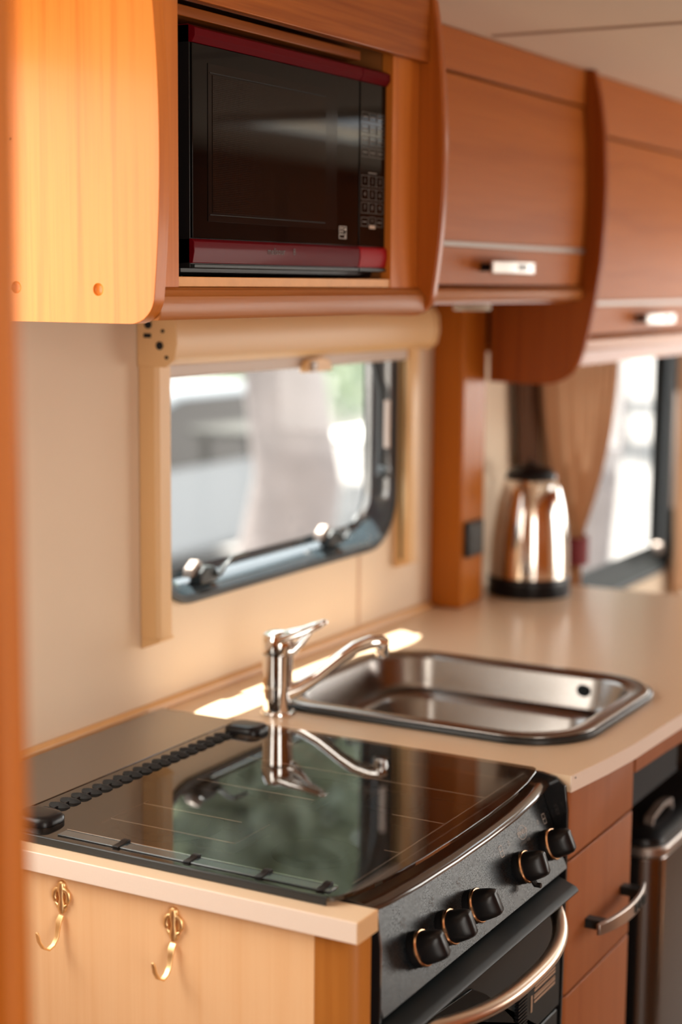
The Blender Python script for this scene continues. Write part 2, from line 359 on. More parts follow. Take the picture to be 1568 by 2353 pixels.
def rounded_window(n, x0, x1, z0, z1, r, yin, name, frame_w=0.030, label=None, fmat=None):
    """black gasket on the wall, a moulded frame ring, acrylic pane set outside"""
    w = empty(name, ((x0+x1)/2, yin, z0), kind='structure')
    if label: w['label'] = label
    obj('gasket', ring_prism(rrect(x0, x1, z0, z1, r, 12), rrect(x0+0.012, x1-0.012, z0+0.012, z1-0.012, r-0.010, 12), yin-0.008, yin, 'Y'), M_rubber, w, bevel=0.003)
    # inner moulding that slopes outward to the pane
    rings = []
    for ins, dy in ((0.012, -0.004), (0.020, 0.004), (frame_w, 0.030), (frame_w+0.012, 0.034)):
        rings.append([(p[0], yin+dy, p[1]) for p in rrect(x0+ins, x1-ins, z0+ins, z1-ins, max(0.02, r-ins*0.85), 12)])
    obj('moulded_frame', MB().loft(rings, False, False), fmat or M_frame, w)
    pane = MB().prism(rrect(x0-0.005, x1+0.005, z0-0.005, z1+0.02, r, 12), yin+0.040, yin+0.043, 'Y')
    obj('pane', pane, M_glass, w, smooth=0)
    # second seal visible as a dark line on the acrylic
    obj('pane_seal', ring_prism(rrect(x0+frame_w-0.002, x1-frame_w+0.002, z0+frame_w-0.002, z1-frame_w+0.002, max(0.02, r-frame_w*0.8), 12),
        rrect(x0+frame_w+0.010, x1-frame_w-0.010, z0+frame_w+0.010, z1-frame_w-0.010, max(0.015, r-frame_w), 12), yin+0.034, yin+0.0395, 'Y'), M_rubber, w)
    return w
w1 = rounded_window(1, 1.797, 2.516, 1.034, 1.445, 0.095, WY, 'window_1')
def window_catch(w, x, z, yin, s=1):
    c = obj('window_catch', MB().prism([(x-0.016, z-0.006), (x+0.030, z-0.006), (x+0.033, z+0.004), (x+0.020, z+0.016), (x-0.002, z+0.018), (x-0.014, z+0.010)], yin-0.006, yin+0.016, 'Y'), M_rubber, w, bevel=0.003)
    obj('lever', MB().tube([(x+0.022, yin-0.010, z+0.004), (x+0.034, yin-0.013, z+0.016), (x+0.046*s+0.004, yin-0.016, z+0.026), (x+0.085, yin-0.018, z+0.028)], [0.006, 0.0045, 0.004, 0.0035], 8, flat=0.7), M_rubber, c)
    obj('latch_plate', MB().prism([(x-0.026, z+0.004), (x-0.010, z+0.006), (x+0.004, z+0.022), (x-0.006, z+0.028), (x-0.024, z+0.016)], yin+0.004, yin+0.020, 'Y'), M_grey, c, bevel=0.002)
window_catch(w1, 1.930, 1.062, WY)
window_catch(w1, 2.300, 1.066, WY, 0.6)
# right-hand window stay: a channel with a pale slide in it
st = obj('stay_arm', MB().tube([(2.478, WY+0.006, 1.155), (2.480, WY+0.004, 1.20), (2.478, WY+0.004, 1.30), (2.466, WY+0.012, 1.345), (2.440, WY+0.024, 1.385)], [0.010, 0.011, 0.011, 0.009, 0.006], 8), M_rubber, w1)
obj('slide', MB().tube([(2.472, WY-0.008, 1.205), (2.472, WY-0.008, 1.285)], 0.0055, 8, flat=0.6), M_blindfab, st)
obj('stay_knob', MB().lathe([(0.0, -0.010), (0.010, -0.008), (0.012, 0.0), (0.010, 0.008), (0.0, 0.010)], (2.468, WY-0.006, 1.165), 16, Matrix.Rotation(PI/2, 3, 'X')), M_rubber, st)
w2 = rounded_window(2, 3.22, 4.070, 0.764, 1.40, 0.07, WY, 'window_2', 0.050, fmat=principled('matt_black_frame', (0.016, 0.018, 0.018), 0.6, spec=0.2))
obj('stay_arm', MB().tube([(3.985, WY-0.010, 0.84), (3.995, WY-0.012, 1.33)], 0.014, 8), M_rubber, w2)
obj('slide', MB().box(3.980, 3.995, WY-0.028, WY-0.024, 0.93, 1.22), M_grey, w2)
obj('stay_knob', MB().lathe([(0.0, -0.012), (0.014, -0.010), (0.016, 0.0), (0.014, 0.010), (0.0, 0.012)], (3.93, WY-0.012, 0.835), 16, Matrix.Rotation(PI/2, 3, 'X')), M_grey, w2)
w3 = rounded_window(3, 0.59, 1.37, 1.05, 1.75, 0.06, WY, 'added_window')  # unseen window put in to carry the added near light
w4 = empty('window_4', (3.9, -0.955, 0.72), kind='structure')
obj('pane', MB().box(3.13, 4.67, -0.958, -0.955, 0.70, 1.44), M_glass, w4, smooth=0)
obj('window_frame', ring_prism(rrect(3.11, 4.69, 0.68, 1.46, 0.08), rrect(3.17, 4.63, 0.74, 1.40, 0.06), -0.952, -0.932, 'Y'), M_rubber, w4, bevel=0.003)
w5 = empty('window_5', (5.21, 0.2, 0.85), kind='structure')
obj('pane', MB().box(5.213, 5.216, -0.62, 0.97, 0.83, 1.57), M_glass, w5, smooth=0)
obj('window_frame', ring_prism(rrect(-0.64, 0.99, 0.81, 1.59, 0.08), rrect(-0.58, 0.93, 0.87, 1.53, 0.06), 5.188, 5.208, 'X'), M_rubber, w5, bevel=0.003)
d1 = empty('door_1', (0, -0.955, 0), kind='structure')
obj('door_frame', ring_prism([(-0.49, 0.0), (0.49, 0.0), (0.49, 1.84), (-0.49, 1.84)], [(-0.44, 0.025), (0.44, 0.025), (0.44, 1.79), (-0.44, 1.79)], -0.975, -0.93, 'Y'), M_white, d1)
sk = empty('window_6', (3.55, 0.15, 1.87), kind='structure')
obj('pane', MB().prism(rrect(3.24, 3.86, -0.11, 0.41, 0.04), 1.90, 1.905, 'Z'), M_glass, sk, smooth=0)
obj('window_frame', ring_prism(rrect(3.20, 3.90, -0.15, 0.45, 0.05), rrect(3.27, 3.83, -0.08, 0.38, 0.03), 1.835, 1.847, 'Z'), M_white, sk)

# ------------------------------------------------------------------ roller blind over the kitchen window
bl = empty('roller_blind', (2.16, WY, 1.0), 'tan plastic roller blind with side rails around the kitchen window, blind rolled up', 'blind')
prof = [(WY-0.001, 1.440), (WY-0.050, 1.440), (WY-0.060, 1.425), (WY-0.062, 1.400), (WY-0.058, 1.382), (WY-0.046, 1.372), (WY-0.030, 1.370), (WY-0.001, 1.372)]
obj('cassette', MB().prism(prof, 1.779, 2.546, 'X'), M_blind, bl, bevel=0.002)
capp = [(WY-0.001, 1.442), (WY-0.052, 1.442), (WY-0.063, 1.427), (WY-0.065, 1.400), (WY-0.060, 1.379), (WY-0.046, 1.369), (WY-0.001, 1.369)]
cap = obj('end_cap', MB().prism(capp, 1.772, 1.779, 'X'), M_blind, bl, bevel=0.001)
RY = Matrix.Rotation(-PI/2, 3, 'Y')
for yy, zz, rr in ((WY-0.020, 1.424, 0.0055), (WY-0.038, 1.397, 0.0055), (WY-0.043, 1.416, 0.0024), (WY-0.049, 1.382, 0.0024)):
    obj('screw', MB().lathe([(rr, 0), (rr, 0.0015), (rr*0.7, 0.0025), (rr*0.3, 0.0015)], (1.7715, yy, zz), 8, RY), M_blackmat, cap)
obj('slot', MB().box(1.7705, 1.7718, WY-0.024, WY-0.013, 1.407, 1.4125), M_blackmat, cap)
obj('end_cap', MB().prism(capp, 2.546, 2.553, 'X'), M_blind, bl, bevel=0.001)
def side_rail(x0, x1):
    c = 0.006
    o = MB().prism([(x0, WY-0.001), (x0, WY-0.026), (x0+c, WY-0.031), (x1-c, WY-0.031), (x1, WY-0.026), (x1, WY-0.001)], 1.006, 1.371, 'Z')
    return obj('side_rail', o, M_blind, bl, bevel=0.001)
rl = side_rail(1.775, 1.811)
obj('rail_foot', MB().prism([(WY-0.001, 1.006), (WY-0.031, 1.006), (WY-0.031, 1.002), (WY-0.001, 0.990)], 1.7755, 1.8105, 'X'), M_blind, rl, bevel=0.001)
rr_ = side_rail(2.516, 2.550)
obj('groove', MB().box(2.5150, 2.5165, WY-0.018, WY-0.012, 1.008, 1.368), principled('olive_brush_seal', (0.16, 0.13, 0.06), 0.8), rr_)
obj('rail_foot', MB().prism([(WY-0.001, 1.006), (WY-0.031, 1.006), (WY-0.031, 1.001), (WY-0.001, 0.992)], 2.5165, 2.5495, 'X'), M_blind, rr_, bevel=0.001)
pb = obj('pull_bar', MB().box(1.812, 2.515, WY-0.024, WY-0.012, 1.352, 1.3715), M_blindfab, bl, bevel=0.003)
obj('pull_catch', MB().prism([(2.150, 1.346), (2.235, 1.346), (2.228, 1.362), (2.205, 1.368), (2.160, 1.366)], WY-0.036, WY-0.0245, 'Y'), M_blind, pb, bevel=0.002)
obj('pull_clip', MB().box(2.165, 2.180, WY-0.040, WY-0.0365, 1.348, 1.362), M_grey, pb, bevel=0.001)

# ------------------------------------------------------------------ microwave cabinet
mc = empty('overhead_cabinet', (1.68, 1.15, 1.437), 'honey cherry overhead cabinet with open niche holding the microwave', 'cabinet')
def end_profile(yw, ytop, ymid, ybot, z0, z1, rcorner=0.035):
    """side outline (y,z): wall edge, bulging front edge with a rounded lower corner"""
    pts = [(yw, z1), (yw, z0)]
    yb = ybot
    for k in range(0, 9):
        t = math.radians(-90-90*k/8) 
        pts.append((yb+rcorner+rcorner*math.cos(t), z0+rcorner+rcorner*math.sin(t)))
    n = 14
    za, zb = z0+rcorner, z1
    for k in range(1, n+1):
        u = k/n; z = za+(zb-za)*u
        y = yb*(1-u)*(1-2*u)+ymid*4*u*(1-u)+ytop*u*(2*u-1)
        pts.append((y, z))
    return pts
ep1 = obj('end_panel', MB().prism(end_profile(WY-0.001, 0.985, 0.966, 0.972, 1.437, 1.846, 0.030), 1.365, 1.383, 'X'), wood_v, mc, bevel=0.003, segs=3)
def recess(panel, spots, r, depth):
    """sink shallow bowls into a panel (applied at once, no cutter is left behind)"""
    cut = MB(); n = 12
    for x, y, z in spots:
        cut.lathe([(0.0001, -depth)]+[(r*math.sin(PI/2*k/n), -depth*math.cos(PI/2*k/n)) for k in range(1, n+1)]+[(r, 0.004), (0.0001, 0.004)], (x, y, z), 28, RY)
    c = obj('cutter', cut, M_edge, smooth=60)
    b = panel.modifiers.new('recess', 'BOOLEAN'); b.object = c; b.operation = 'DIFFERENCE'; b.solver = 'EXACT'
    bev = panel.modifiers.get('bevel')
    if bev: panel.modifiers.remove(bev)
    bpy.context.view_layer.update()
    me = bpy.data.meshes.new_from_object(panel.evaluated_get(bpy.context.evaluated_depsgraph_get()))
    me.shade_smooth(); me.set_sharp_from_angle(angle=math.radians(30))
    panel.modifiers.clear(); panel.data = me
    bpy.data.objects.remove(c)
    m = panel.modifiers.new('bevel', 'BEVEL'); m.width = 0.0022; m.segments = 2; m.limit_method = 'ANGLE'; m.angle_limit = math.radians(60)
    w = panel.modifiers.new('normals', 'WEIGHTED_NORMAL'); w.keep_sharp = True; w.weight = 100
recess(ep1, [(1.365, 1.042, 1.4712), (1.365, 1.149, 1.4725)], 0.0062, 0.0045)
obj('knot', MB().lathe([(0.0015, 0), (0.0013, 0.0003), (0.0001, 0.0004)], (1.3648, 1.153, 1.625), 10, RY), M_blackmat, ep1)
obj('end_panel', MB().prism(end_profile(WY-0.001, 0.972, 0.953, 0.966, 1.437, 1.846, 0.035), 1.987, 2.003, 'X'), wood_v, mc, bevel=0.003, segs=3).data.materials[0] = wood('red_honey_cherry', (0.42, 0.11, 0.012), (0.26, 0.05, 0.005), 'Z', seed=2.9)
OX0, OX1, OZ0, OZ1 = 1.434, 1.911, 1.485, 1.758
FY = 0.990
obj('left_stile', MB().box(1.3835, OX0, FY, FY+0.016, 1.4735, 1.846), wood_v, mc, bevel=0.0008)
obj('right_stile', MB().box(OX1, 1.9865, FY, FY+0.016, 1.4735, 1.846), wood_v, mc, bevel=0.0008)
obj('bottom_sill', MB().box(OX0+0.0003, OX1-0.0003, FY+0.0015, FY+0.016, 1.4745, OZ0), principled('raw_sill_wood', (0.70, 0.33, 0.09), 0.5, vary=(60, 0.15)), mc, bevel=0.0006)
obj('top_board', MB().box(1.424, 1.9865, FY-0.014, FY-0.0006, 1.764, 1.846), wood_x, mc, bevel=0.001)
rail = [(FY+0.016, 1.474), (FY-0.002, 1.474), (FY-0.007, 1.471), (FY-0.009, 1.4665), (FY-0.0115, 1.4645), (FY-0.0125, 1.460), (FY-0.012, 1.444), (FY-0.0095, 1.4405), (FY+0.016, 1.440)]
obj('bottom_rail', MB().prism(rail, 1.3835, 1.9865, 'X'), wood_rail, mc, bevel=0.001)
obj('bottom_panel', MB().box(1.3835, 1.9865, FY+0.0165, WY-0.002, 1.447, 1.462), wood_x, mc)
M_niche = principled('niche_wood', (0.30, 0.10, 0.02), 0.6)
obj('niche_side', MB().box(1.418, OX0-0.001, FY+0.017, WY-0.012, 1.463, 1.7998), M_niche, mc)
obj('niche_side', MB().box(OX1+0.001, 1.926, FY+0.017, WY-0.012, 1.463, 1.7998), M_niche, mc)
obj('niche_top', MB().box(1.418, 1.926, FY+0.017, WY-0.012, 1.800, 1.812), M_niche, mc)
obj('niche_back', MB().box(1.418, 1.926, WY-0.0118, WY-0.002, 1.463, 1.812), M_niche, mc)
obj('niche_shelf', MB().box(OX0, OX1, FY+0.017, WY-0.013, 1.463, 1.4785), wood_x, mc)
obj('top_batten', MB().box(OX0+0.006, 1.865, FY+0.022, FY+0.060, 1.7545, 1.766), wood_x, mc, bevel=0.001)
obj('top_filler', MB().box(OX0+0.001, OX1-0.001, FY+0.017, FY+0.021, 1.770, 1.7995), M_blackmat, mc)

# ------------------------------------------------------------------ microwave
mw = empty('microwave_oven', (1.69, 1.14, 1.479), 'black microwave oven with burgundy strips inside the overhead cabinet niche', 'microwave')
MY = 1.000
obj('casing', MB().box(1.4745, 1.913, MY+0.018, WY-0.030, 1.487, 1.742), M_black, mw, bevel=0.003)
for fx in (1.51, 1.88):
    for fy in (1.05, 1.22):
        obj('foot', MB().lathe([(0.010, 0), (0.010, 0.0075)], (fx, fy, 1.479), 12), M_black, mw)
dr = obj('door', MB().box(1.4705, 1.8375, MY+0.001, MY+0.0175, 1.494, 1.7455), M_black, mw, bevel=0.001)
obj('door_glass', MB().box(1.4715, 1.8370, MY-0.002, MY+0.0008, 1.5255, 1.7265), M_mwglass, dr, bevel=0.0006)
obj('screen_border', MB().box(1.500, 1.781, MY-0.0026, MY-0.0021, 1.544, 1.7085), principled('smoked_window_border', (0.009, 0.006, 0.005), 0.6, coat=0.4, spec=0.0), dr, smooth=0)
obj('perforated_window', MB().box(1.508, 1.752, MY-0.0032, MY-0.0027, 1.553, 1.697), M_screen, dr, smooth=0)
obj('window_line', MB().box(1.503, 1.752, MY-0.0032, MY-0.0027, 1.5505, 1.5515), M_blackmat, dr, smooth=0)
obj('window_line', MB().box(1.503, 1.752, MY-0.0032, MY-0.0027, 1.6985, 1.6995), M_blackmat, dr, smooth=0)
def red_bar(x0, x1, top, mat, name, parent):
    if top: p = [(MY+0.016, 1.7455), (MY+0.002, 1.7455), (MY-0.006, 1.7415), (MY-0.0065, 1.7335), (MY-0.002, 1.7268), (MY+0.016, 1.7268)]
    else: p = [(MY+0.016, 1.5252), (MY-0.001, 1.5252), (MY-0.004, 1.5225), (MY-0.0045, 1.512), (MY-0.002, 1.4995), (MY+0.016, 1.4985)]
    return obj(name, MB().prism(p, x0, x1, 'X'), mat, parent, bevel=0.0006)
red_bar(1.4705, 1.8375, True, M_red, 'top_strip', dr)
bs = red_bar(1.4705, 1.8375, False, M_red, 'bottom_strip', dr)
obj('base_lip', MB().box(1.473, 1.8375, MY-0.003, MY+0.018, 1.4945, 1.4983), M_greycl, dr, bevel=0.0005)
obj('logo_print', text_mb('melisour', 0.011, (1.637, MY-0.0047, 1.5145), (1, 0, 0), (0, 0, 1), 0.0001), M_print_dark, dr, smooth=0)
obj('logo_print', text_mb('8', 0.011, (1.677, MY-0.0047, 1.5147), (1, 0, 0), (0, 0, 1), 0.0001), M_print_dark, dr, smooth=0)
# door icon near the window corner
ic = ring_prism([(1.788, 1.5335), (1.806, 1.5335), (1.806, 1.5485), (1.788, 1.5485)], [(1.7886, 1.5341), (1.8054, 1.5341), (1.8054, 1.5479), (1.7886, 1.5479)], MY-0.0024, MY-0.0021, 'Y')
for k in range(3):
    zz = 1.5375+k*0.0035
    ic.prism([(1.790, zz), (1.793, zz+0.0018), (1.796, zz), (1.799, zz+0.0018), (1.799, zz+0.0026), (1.796, zz+0.0008), (1.793, zz+0.0026), (1.790, zz+0.0008)], MY-0.0024, MY-0.0021, 'Y')
ic.box(1.8008, 1.8048, MY-0.0024, MY-0.0021, 1.5440, 1.5458); ic.box(1.8008, 1.8048, MY-0.0024, MY-0.0021, 1.5395, 1.5400); ic.box(1.8022, 1.8036, MY-0.0024, MY-0.0021, 1.5345, 1.5385)
obj('door_icon', ic, M_print, dr, smooth=0)
cp = obj('control_panel', MB().box(1.8390, 1.9150, MY+0.001, MY+0.0175, 1.494, 1.7455), M_black, mw, bevel=0.001)
obj('panel_glass', MB().box(1.8400, 1.9080, MY-0.002, MY+0.0008, 1.5255, 1.7265), M_mwglass, cp, bevel=0.0006)
red_bar(1.8390, 1.9150, True, M_red, 'top_strip', cp)
red_bar(1.8400, 1.9140, False, M_redbright, 'door_button', cp)
obj('base_lip', MB().box(1.840, 1.914, MY-0.003, MY+0.018, 1.4945, 1.4983), M_greycl, cp, bevel=0.0005)
def key(x, z, w, h, s, mat, size=0.0085):
    t = 0.00045
    mb = ring_prism([(x-w/2, z-h/2), (x+w/2, z-h/2), (x+w/2, z+h/2), (x-w/2, z+h/2)], [(x-w/2+t, z-h/2+t), (x+w/2-t, z-h/2+t), (x+w/2-t, z+h/2-t), (x-w/2+t, z+h/2-t)], MY-0.0024, MY-0.0021, 'Y')
    if s:
        tm = text_mb(s, size, (x, MY-0.0023, z), (1, 0, 0), (0, 0, 1), 0.0001); mb.add(tm.v, tm.f)
    else:                                      # legend drawn as one plain faint bar
        mb.box(x-w*0.3, x+w*0.3, MY-0.0024, MY-0.0021, z-0.0006, z+0.0006)
    obj('key', mb, mat, cp, smooth=0)
KX = (1.8530, 1.8730, 1.8930)
for r_, row in enumerate((('1', '2', '3'), ('4', '5', '6'), ('7', '8', '9'))):
    for c_, s_ in enumerate(row): key(KX[c_], 1.6065-r_*0.0165, 0.0185, 0.0135, s_, M_print_dim)
obj('heading_print', MB().box(1.862, 1.884, MY-0.0024, MY-0.0021, 1.6158, 1.6172), M_print_dim, cp, smooth=0)
for r_, row in enumerate((('', '', ''),)*4):
    for c_, s_ in enumerate(row): key(KX[c_], 1.6850-r_*0.0145, 0.0185, 0.0110, s_, M_print_dim, 0.0042)
key(KX[0], 1.5560, 0.0180, 0.0110, '', M_print_dim, 0.006); key(KX[2], 1.5560, 0.0180, 0.0110, '', M_print_dim, 0.006)
key(KX[1], 1.5575, 0.0160, 0.0100, '0', M_print_dim, 0.006)
obj('start_key', MB().box(1.8655, 1.8815, MY-0.0024, MY-0.0021, 1.5478, 1.5518), M_print_gold, cp, smooth=0)

# ------------------------------------------------------------------ overhead lockers
def flap_profile(y, z0, z1, bulge=0.008, t=0.016):
    n = 8; f = [(y-bulge*math.sin(PI*(k/n)), z0+(z1-z0)*k/n) for k in range(n+1)]
    return f+[(y+t, z1), (y+t, z0)]
def locker(name, x0, x1, yf, z_fascia, z_strip, z_gap, z_rail, label, hx, hw):
    L = empty(name, ((x0+x1)/2, 1.15, z_rail), label, 'locker')
    obj('carcass', MB().box(x0, x1, yf+0.022, WY-0.002, z_rail+0.008, 1.845), M_blackmat, L)
    obj('fascia', MB().prism([(yf-0.001, z_fascia+0.001), (yf-0.0012, 1.8455), (yf+0.020, 1.8455), (yf+0.020, z_fascia+0.001)], x0, x1, 'X'), wood_lock, L, bevel=0.001)
    d = obj('flap_door', MB().prism(flap_profile(yf, z_gap+0.002, z_fascia-0.003, 0.009), x0+0.002, x1-0.004, 'X'), wood_lock, L, bevel=0.001)
    obj('metal_strip', MB().box(x0+0.002, x1-0.004, yf-0.0085, yf+0.001, z_strip-0.004, z_strip+0.004), M_grey, d, bevel=0.001)
    zc = (z_strip+z_gap)/2-0.002
    h = obj('handle', MB().prism([(hx-hw/2, yf-0.030), (hx-hw/4, yf-0.036), (hx+hw/4, yf-0.036), (hx+hw/2, yf-0.030), (hx+hw/2, yf-0.026), (hx+hw/4, yf-0.031), (hx-hw/4, yf-0.031), (hx-hw/2, yf-0.026)], zc-0.010, zc+0.010, 'Z'), M_steel, d, bevel=0.002)
    for s in (-1, 1):
        obj('handle_post', MB().box(hx+s*hw*0.36-0.008, hx+s*hw*0.36+0.008, yf-0.030, yf, zc-0.006, zc+0.006), M_black, h)
    for k in range(3):
        obj('inlay', MB().box(hx+hw*0.02+k*0.012, hx+hw*0.02+k*0.012+0.006, yf-0.0368, yf-0.0355, zc-0.004, zc+0.005), M_black, h)
    r_ = [(yf+0.016, z_gap-0.001), (yf+0.002, z_gap-0.001), (yf-0.006, z_gap-0.006), (yf-0.008, (z_gap+z_rail)/2), (yf-0.004, z_rail+0.002), (yf+0.016, z_rail)]
    obj('bottom_rail', MB().prism(r_, x0, x1, 'X'), wood_rail, L, bevel=0.001)
    obj('bottom_panel', MB().box(x0, x1, yf+0.017, WY-0.002, z_rail-0.004, z_rail+0.006), wood_x, L)
    return L
lk1 = locker('overhead_locker', 2.004, 2.756, 1.055, 1.784, 1.538, 1.4765, 1.4535, 'cherry overhead locker between the microwave cabinet and the hanging partition', 2.395, 0.165)
pp = [(WY-0.066, 1.846), (WY-0.066, 1.305), (1.130, 1.303), (1.106, 1.305), (1.085, 1.312), (1.068, 1.324), (1.056, 1.341), (1.047, 1.365), (1.038, 1.40), (1.028, 1.45), (1.018, 1.52), (1.0135, 1.60), (1.0135, 1.66), (1.018, 1.74), (1.028, 1.80), (1.040, 1.846)]
obj('hanging_partition', MB().prism(pp, 2.7575, 2.7745, 'X'), wood_part, lk1, bevel=0.003, segs=3)
lk2 = locker('overhead_locker', 2.776, 4.30, 1.058, 1.743, 1.447, 1.389, 1.362, 'cherry overhead locker beyond the hanging partition above the lounge window', 3.13, 0.17)
obj('pelmet', MB().box(2.776, 4.30, 1.085, 1.100, 1.335, 1.357), wood_x, lk2)
tag(obj('locker_lamp', MB().lathe([(0.026, 0), (0.028, 0.004), (0.026, 0.0105)], (2.405, 1.100, 1.4385), 24, sx=1.5), principled('cream_lamp_plastic', (0.42, 0.36, 0.28), 0.5)), 'small white lamp fixed under the locker beside the microwave cabinet', 'lamp')

# ------------------------------------------------------------------ wood pillar with socket
pl = empty('wood_pillar', (2.71, 1.26, 0.90), 'square cherry wood pillar between the blind and the kettle', 'pillar')
obj('post', MB().box(2.657, 2.757, 1.229, WY-0.001, 0.9005, 1.4485), wood_pil, pl, bevel=0.006, segs=3)
sk_ = obj('socket', MB().box(2.668, 2.736, 1.2195, 1.2285, 0.993, 1.057), M_black, pl, bevel=0.002)
obj('socket_face', MB().box(2.677, 2.727, 1.2185, 1.2194, 1.001, 1.049), M_greycl, sk_)

# ------------------------------------------------------------------ worktop
def curve_slab(outline, holes, z0, z1):
    cu = bpy.data.curves.new('c', 'CURVE'); cu.dimensions = '2D'; cu.fill_mode = 'BOTH'; cu.extrude = (z1-z0)/2
    for pts in [outline]+holes:
        s = cu.splines.new('POLY'); s.points.add(len(pts)-1)
        for p, q in zip(s.points, pts): p.co = (q[0], q[1], 0, 1)
        s.use_cyclic_u = True
    o = bpy.data.objects.new('c', cu); COL.objects.link(o)
    dg = bpy.context.evaluated_depsgraph_get(); me = bpy.data.meshes.new_from_object(o.evaluated_get(dg))
    mb = MB().add([(v.co.x, v.co.y, v.co.z+(z0+z1)/2) for v in me.vertices], [list(p.vertices) for p in me.polygons])
    bpy.data.objects.remove(o); bpy.data.curves.remove(cu); bpy.data.meshes.remove(me)
    return mb
front = [(1.806, 0.686), (1.90, 0.674), (1.98, 0.667), (2.075, 0.664), (2.18, 0.660), (2.30, 0.652), (2.45, 0.640), (2.60, 0.632), (2.80, 0.628), (2.92, 0.636), (2.97, 0.655), (3.0, 0.70)]
outline = [(1.2755, 0.6875), (1.314, 0.6875), (1.314, 1.272), (1.806, 1.272)]+front+[(3.005, 1.00), (3.0, 1.13), (2.99, WY-0.001), (1.2755, WY-0.001)]
SX0, SX1, SY0, SY1 = 1.895, 2.290, 0.722, 1.192
wt = obj('worktop', curve_slab(outline, [rrect(SX0+0.014, SX1-0.014, SY0+0.014, SY1-0.014, 0.085)], 0.880, 0.900), M_top, smooth=0)
tag(wt, 'beige laminate worktop running around the cooker and the sink to the kettle', 'worktop')
def edge_strip(pts, z0, z1, t=0.0016):
    mb = MB(); P = [Vector((p[0], p[1], 0)) for p in pts]; rings = []
    for i, p in enumerate(P):
        d = (P[min(i+1, len(P)-1)]-P[max(i-1, 0)]).normalized(); n = Vector((d.y, -d.x, 0))
        rings.append([(p.x, p.y, z0), (p.x+n.x*t, p.y+n.y*t, z0), (p.x+n.x*t, p.y+n.y*t, z1), (p.x, p.y, z1)])
    return mb.loft(rings)
obj('edging', edge_strip([(1.8062, 0.686)]+front[1:-1], 0.8795, 0.8995), M_topedge, wt, smooth=60)
obj('edging', MB().box(1.2735, 1.2753, 0.6862, WY-0.002, 0.8795, 0.9003), M_topedge, wt, bevel=0.0006)
obj('edging', MB().box(1.2737, 1.3140, 0.6855, 0.6873, 0.8795, 0.9000), principled('tan_edge_band', (0.66, 0.40, 0.20), 0.4), wt)
obj('apron', edge_strip([(2.058, 0.690), (2.18, 0.686), (2.30, 0.678), (2.45, 0.668), (2.60, 0.660), (2.80, 0.656), (2.92, 0.664)], 0.838, 0.8792, -0.014), wood_draw, wt, smooth=60)
obj('edge_pin', MB().lathe([(0.0012, 0), (0.001, 0.0004), (0.0001, 0.0005)], (1.815, 0.6826, 0.896), 8, Matrix.Rotation(PI/2, 3, 'X')), M_greycl, wt)

# ------------------------------------------------------------------ sink
sn = empty('kitchen_sink', (2.09, 0.957, 0.77), 'rectangular stainless steel inset sink with black seal in the worktop', 'sink')
obj('black_seal', ring_prism(rrect(SX0-0.003, SX1+0.003, SY0-0.003, SY1+0.003, 0.100, 12), rrect(SX0+0.016, SX1-0.016, SY0+0.016, SY1-0.016, 0.085, 12), 0.9003, 0.9082, 'Z'), M_rubber, sn, bevel=0.002)
def lv(ins, z, r): return [(p[0], p[1], z) for p in rrect(SX0+ins, SX1-ins, SY0+ins, SY1-ins, r, 12)]
def lv2(ix, iy, z, r): return [(p[0], p[1], z) for p in rrect(SX0+ix, SX1-ix, SY0+iy, SY1-iy, r, 12)]
rings = [lv(0.002, 0.9084, 0.096), lv(0.003, 0.9100, 0.095), lv(0.007, 0.9110, 0.092), lv(0.024, 0.9098, 0.082), lv(0.028, 0.908, 0.080), lv(0.030, 0.904, 0.078), lv(0.036, 0.870, 0.074), lv(0.040, 0.861, 0.072), lv2(0.050, 0.050, 0.859, 0.066), lv2(0.060, 0.062, 0.857, 0.062), lv2(0.066, 0.068, 0.850, 0.060),
         lv2(0.072, 0.076, 0.800, 0.055), lv2(0.082, 0.088, 0.786, 0.050), lv2(0.105, 0.115, 0.781, 0.045), lv2(0.170, 0.200, 0.779, 0.02)]
bm_ = MB().loft(rings, False, True)
so = obj('basin', bm_, M_sink, sn, smooth=50)
so.modifiers.new('solid', 'SOLIDIFY').thickness = -0.0008
obj('drain', MB().lathe([(0.030, 0), (0.030, 0.002), (0.022, 0.003), (0.018, 0.001), (0.0001, 0.001)], (2.09, 0.957, 0.7795), 24), M_chrome, sn)
obj('overflow', MB().lathe([(0.009, 0), (0.009, 0.002), (0.006, 0.003), (0.0001, 0.0015)], (SX1-0.0375, 0.84, 0.889), 20, RY), M_greycl, sn)

# ------------------------------------------------------------------ tap
tp = empty('mixer_tap', (1.8715, 1.134, 0.90), 'chrome single-lever mixer tap standing behind the cooker beside the sink', 'tap')
TC = Vector((1.8715, 1.134, 0))
obj('base_ring', MB().lathe([(0.024, 0.9003), (0.0245, 0.902), (0.0235, 0.905), (0.021, 0.906)], TC, 32), M_chrome, tp)
obj('body', MB().lathe([(0.0195, 0.906), (0.0185, 0.920), (0.0185, 0.938), (0.0192, 0.9385), (0.0192, 0.9405), (0.0198, 0.941), (0.0205, 0.965), (0.0212, 0.984), (0.020, 0.9845)], TC, 36), M_chrome, tp)
dirn = Vector((0.43, -0.90, 0)).normalized(); side = Vector((-dirn.y, dirn.x, 0))
head = obj('lever_cap', MB().lathe([(0.0205, 0.9855), (0.0215, 0.988), (0.0217, 0.998), (0.0212, 1.006), (0.019, 1.0115), (0.012, 1.015), (0.0001, 1.0165)], TC, 36), M_chrome, tp)
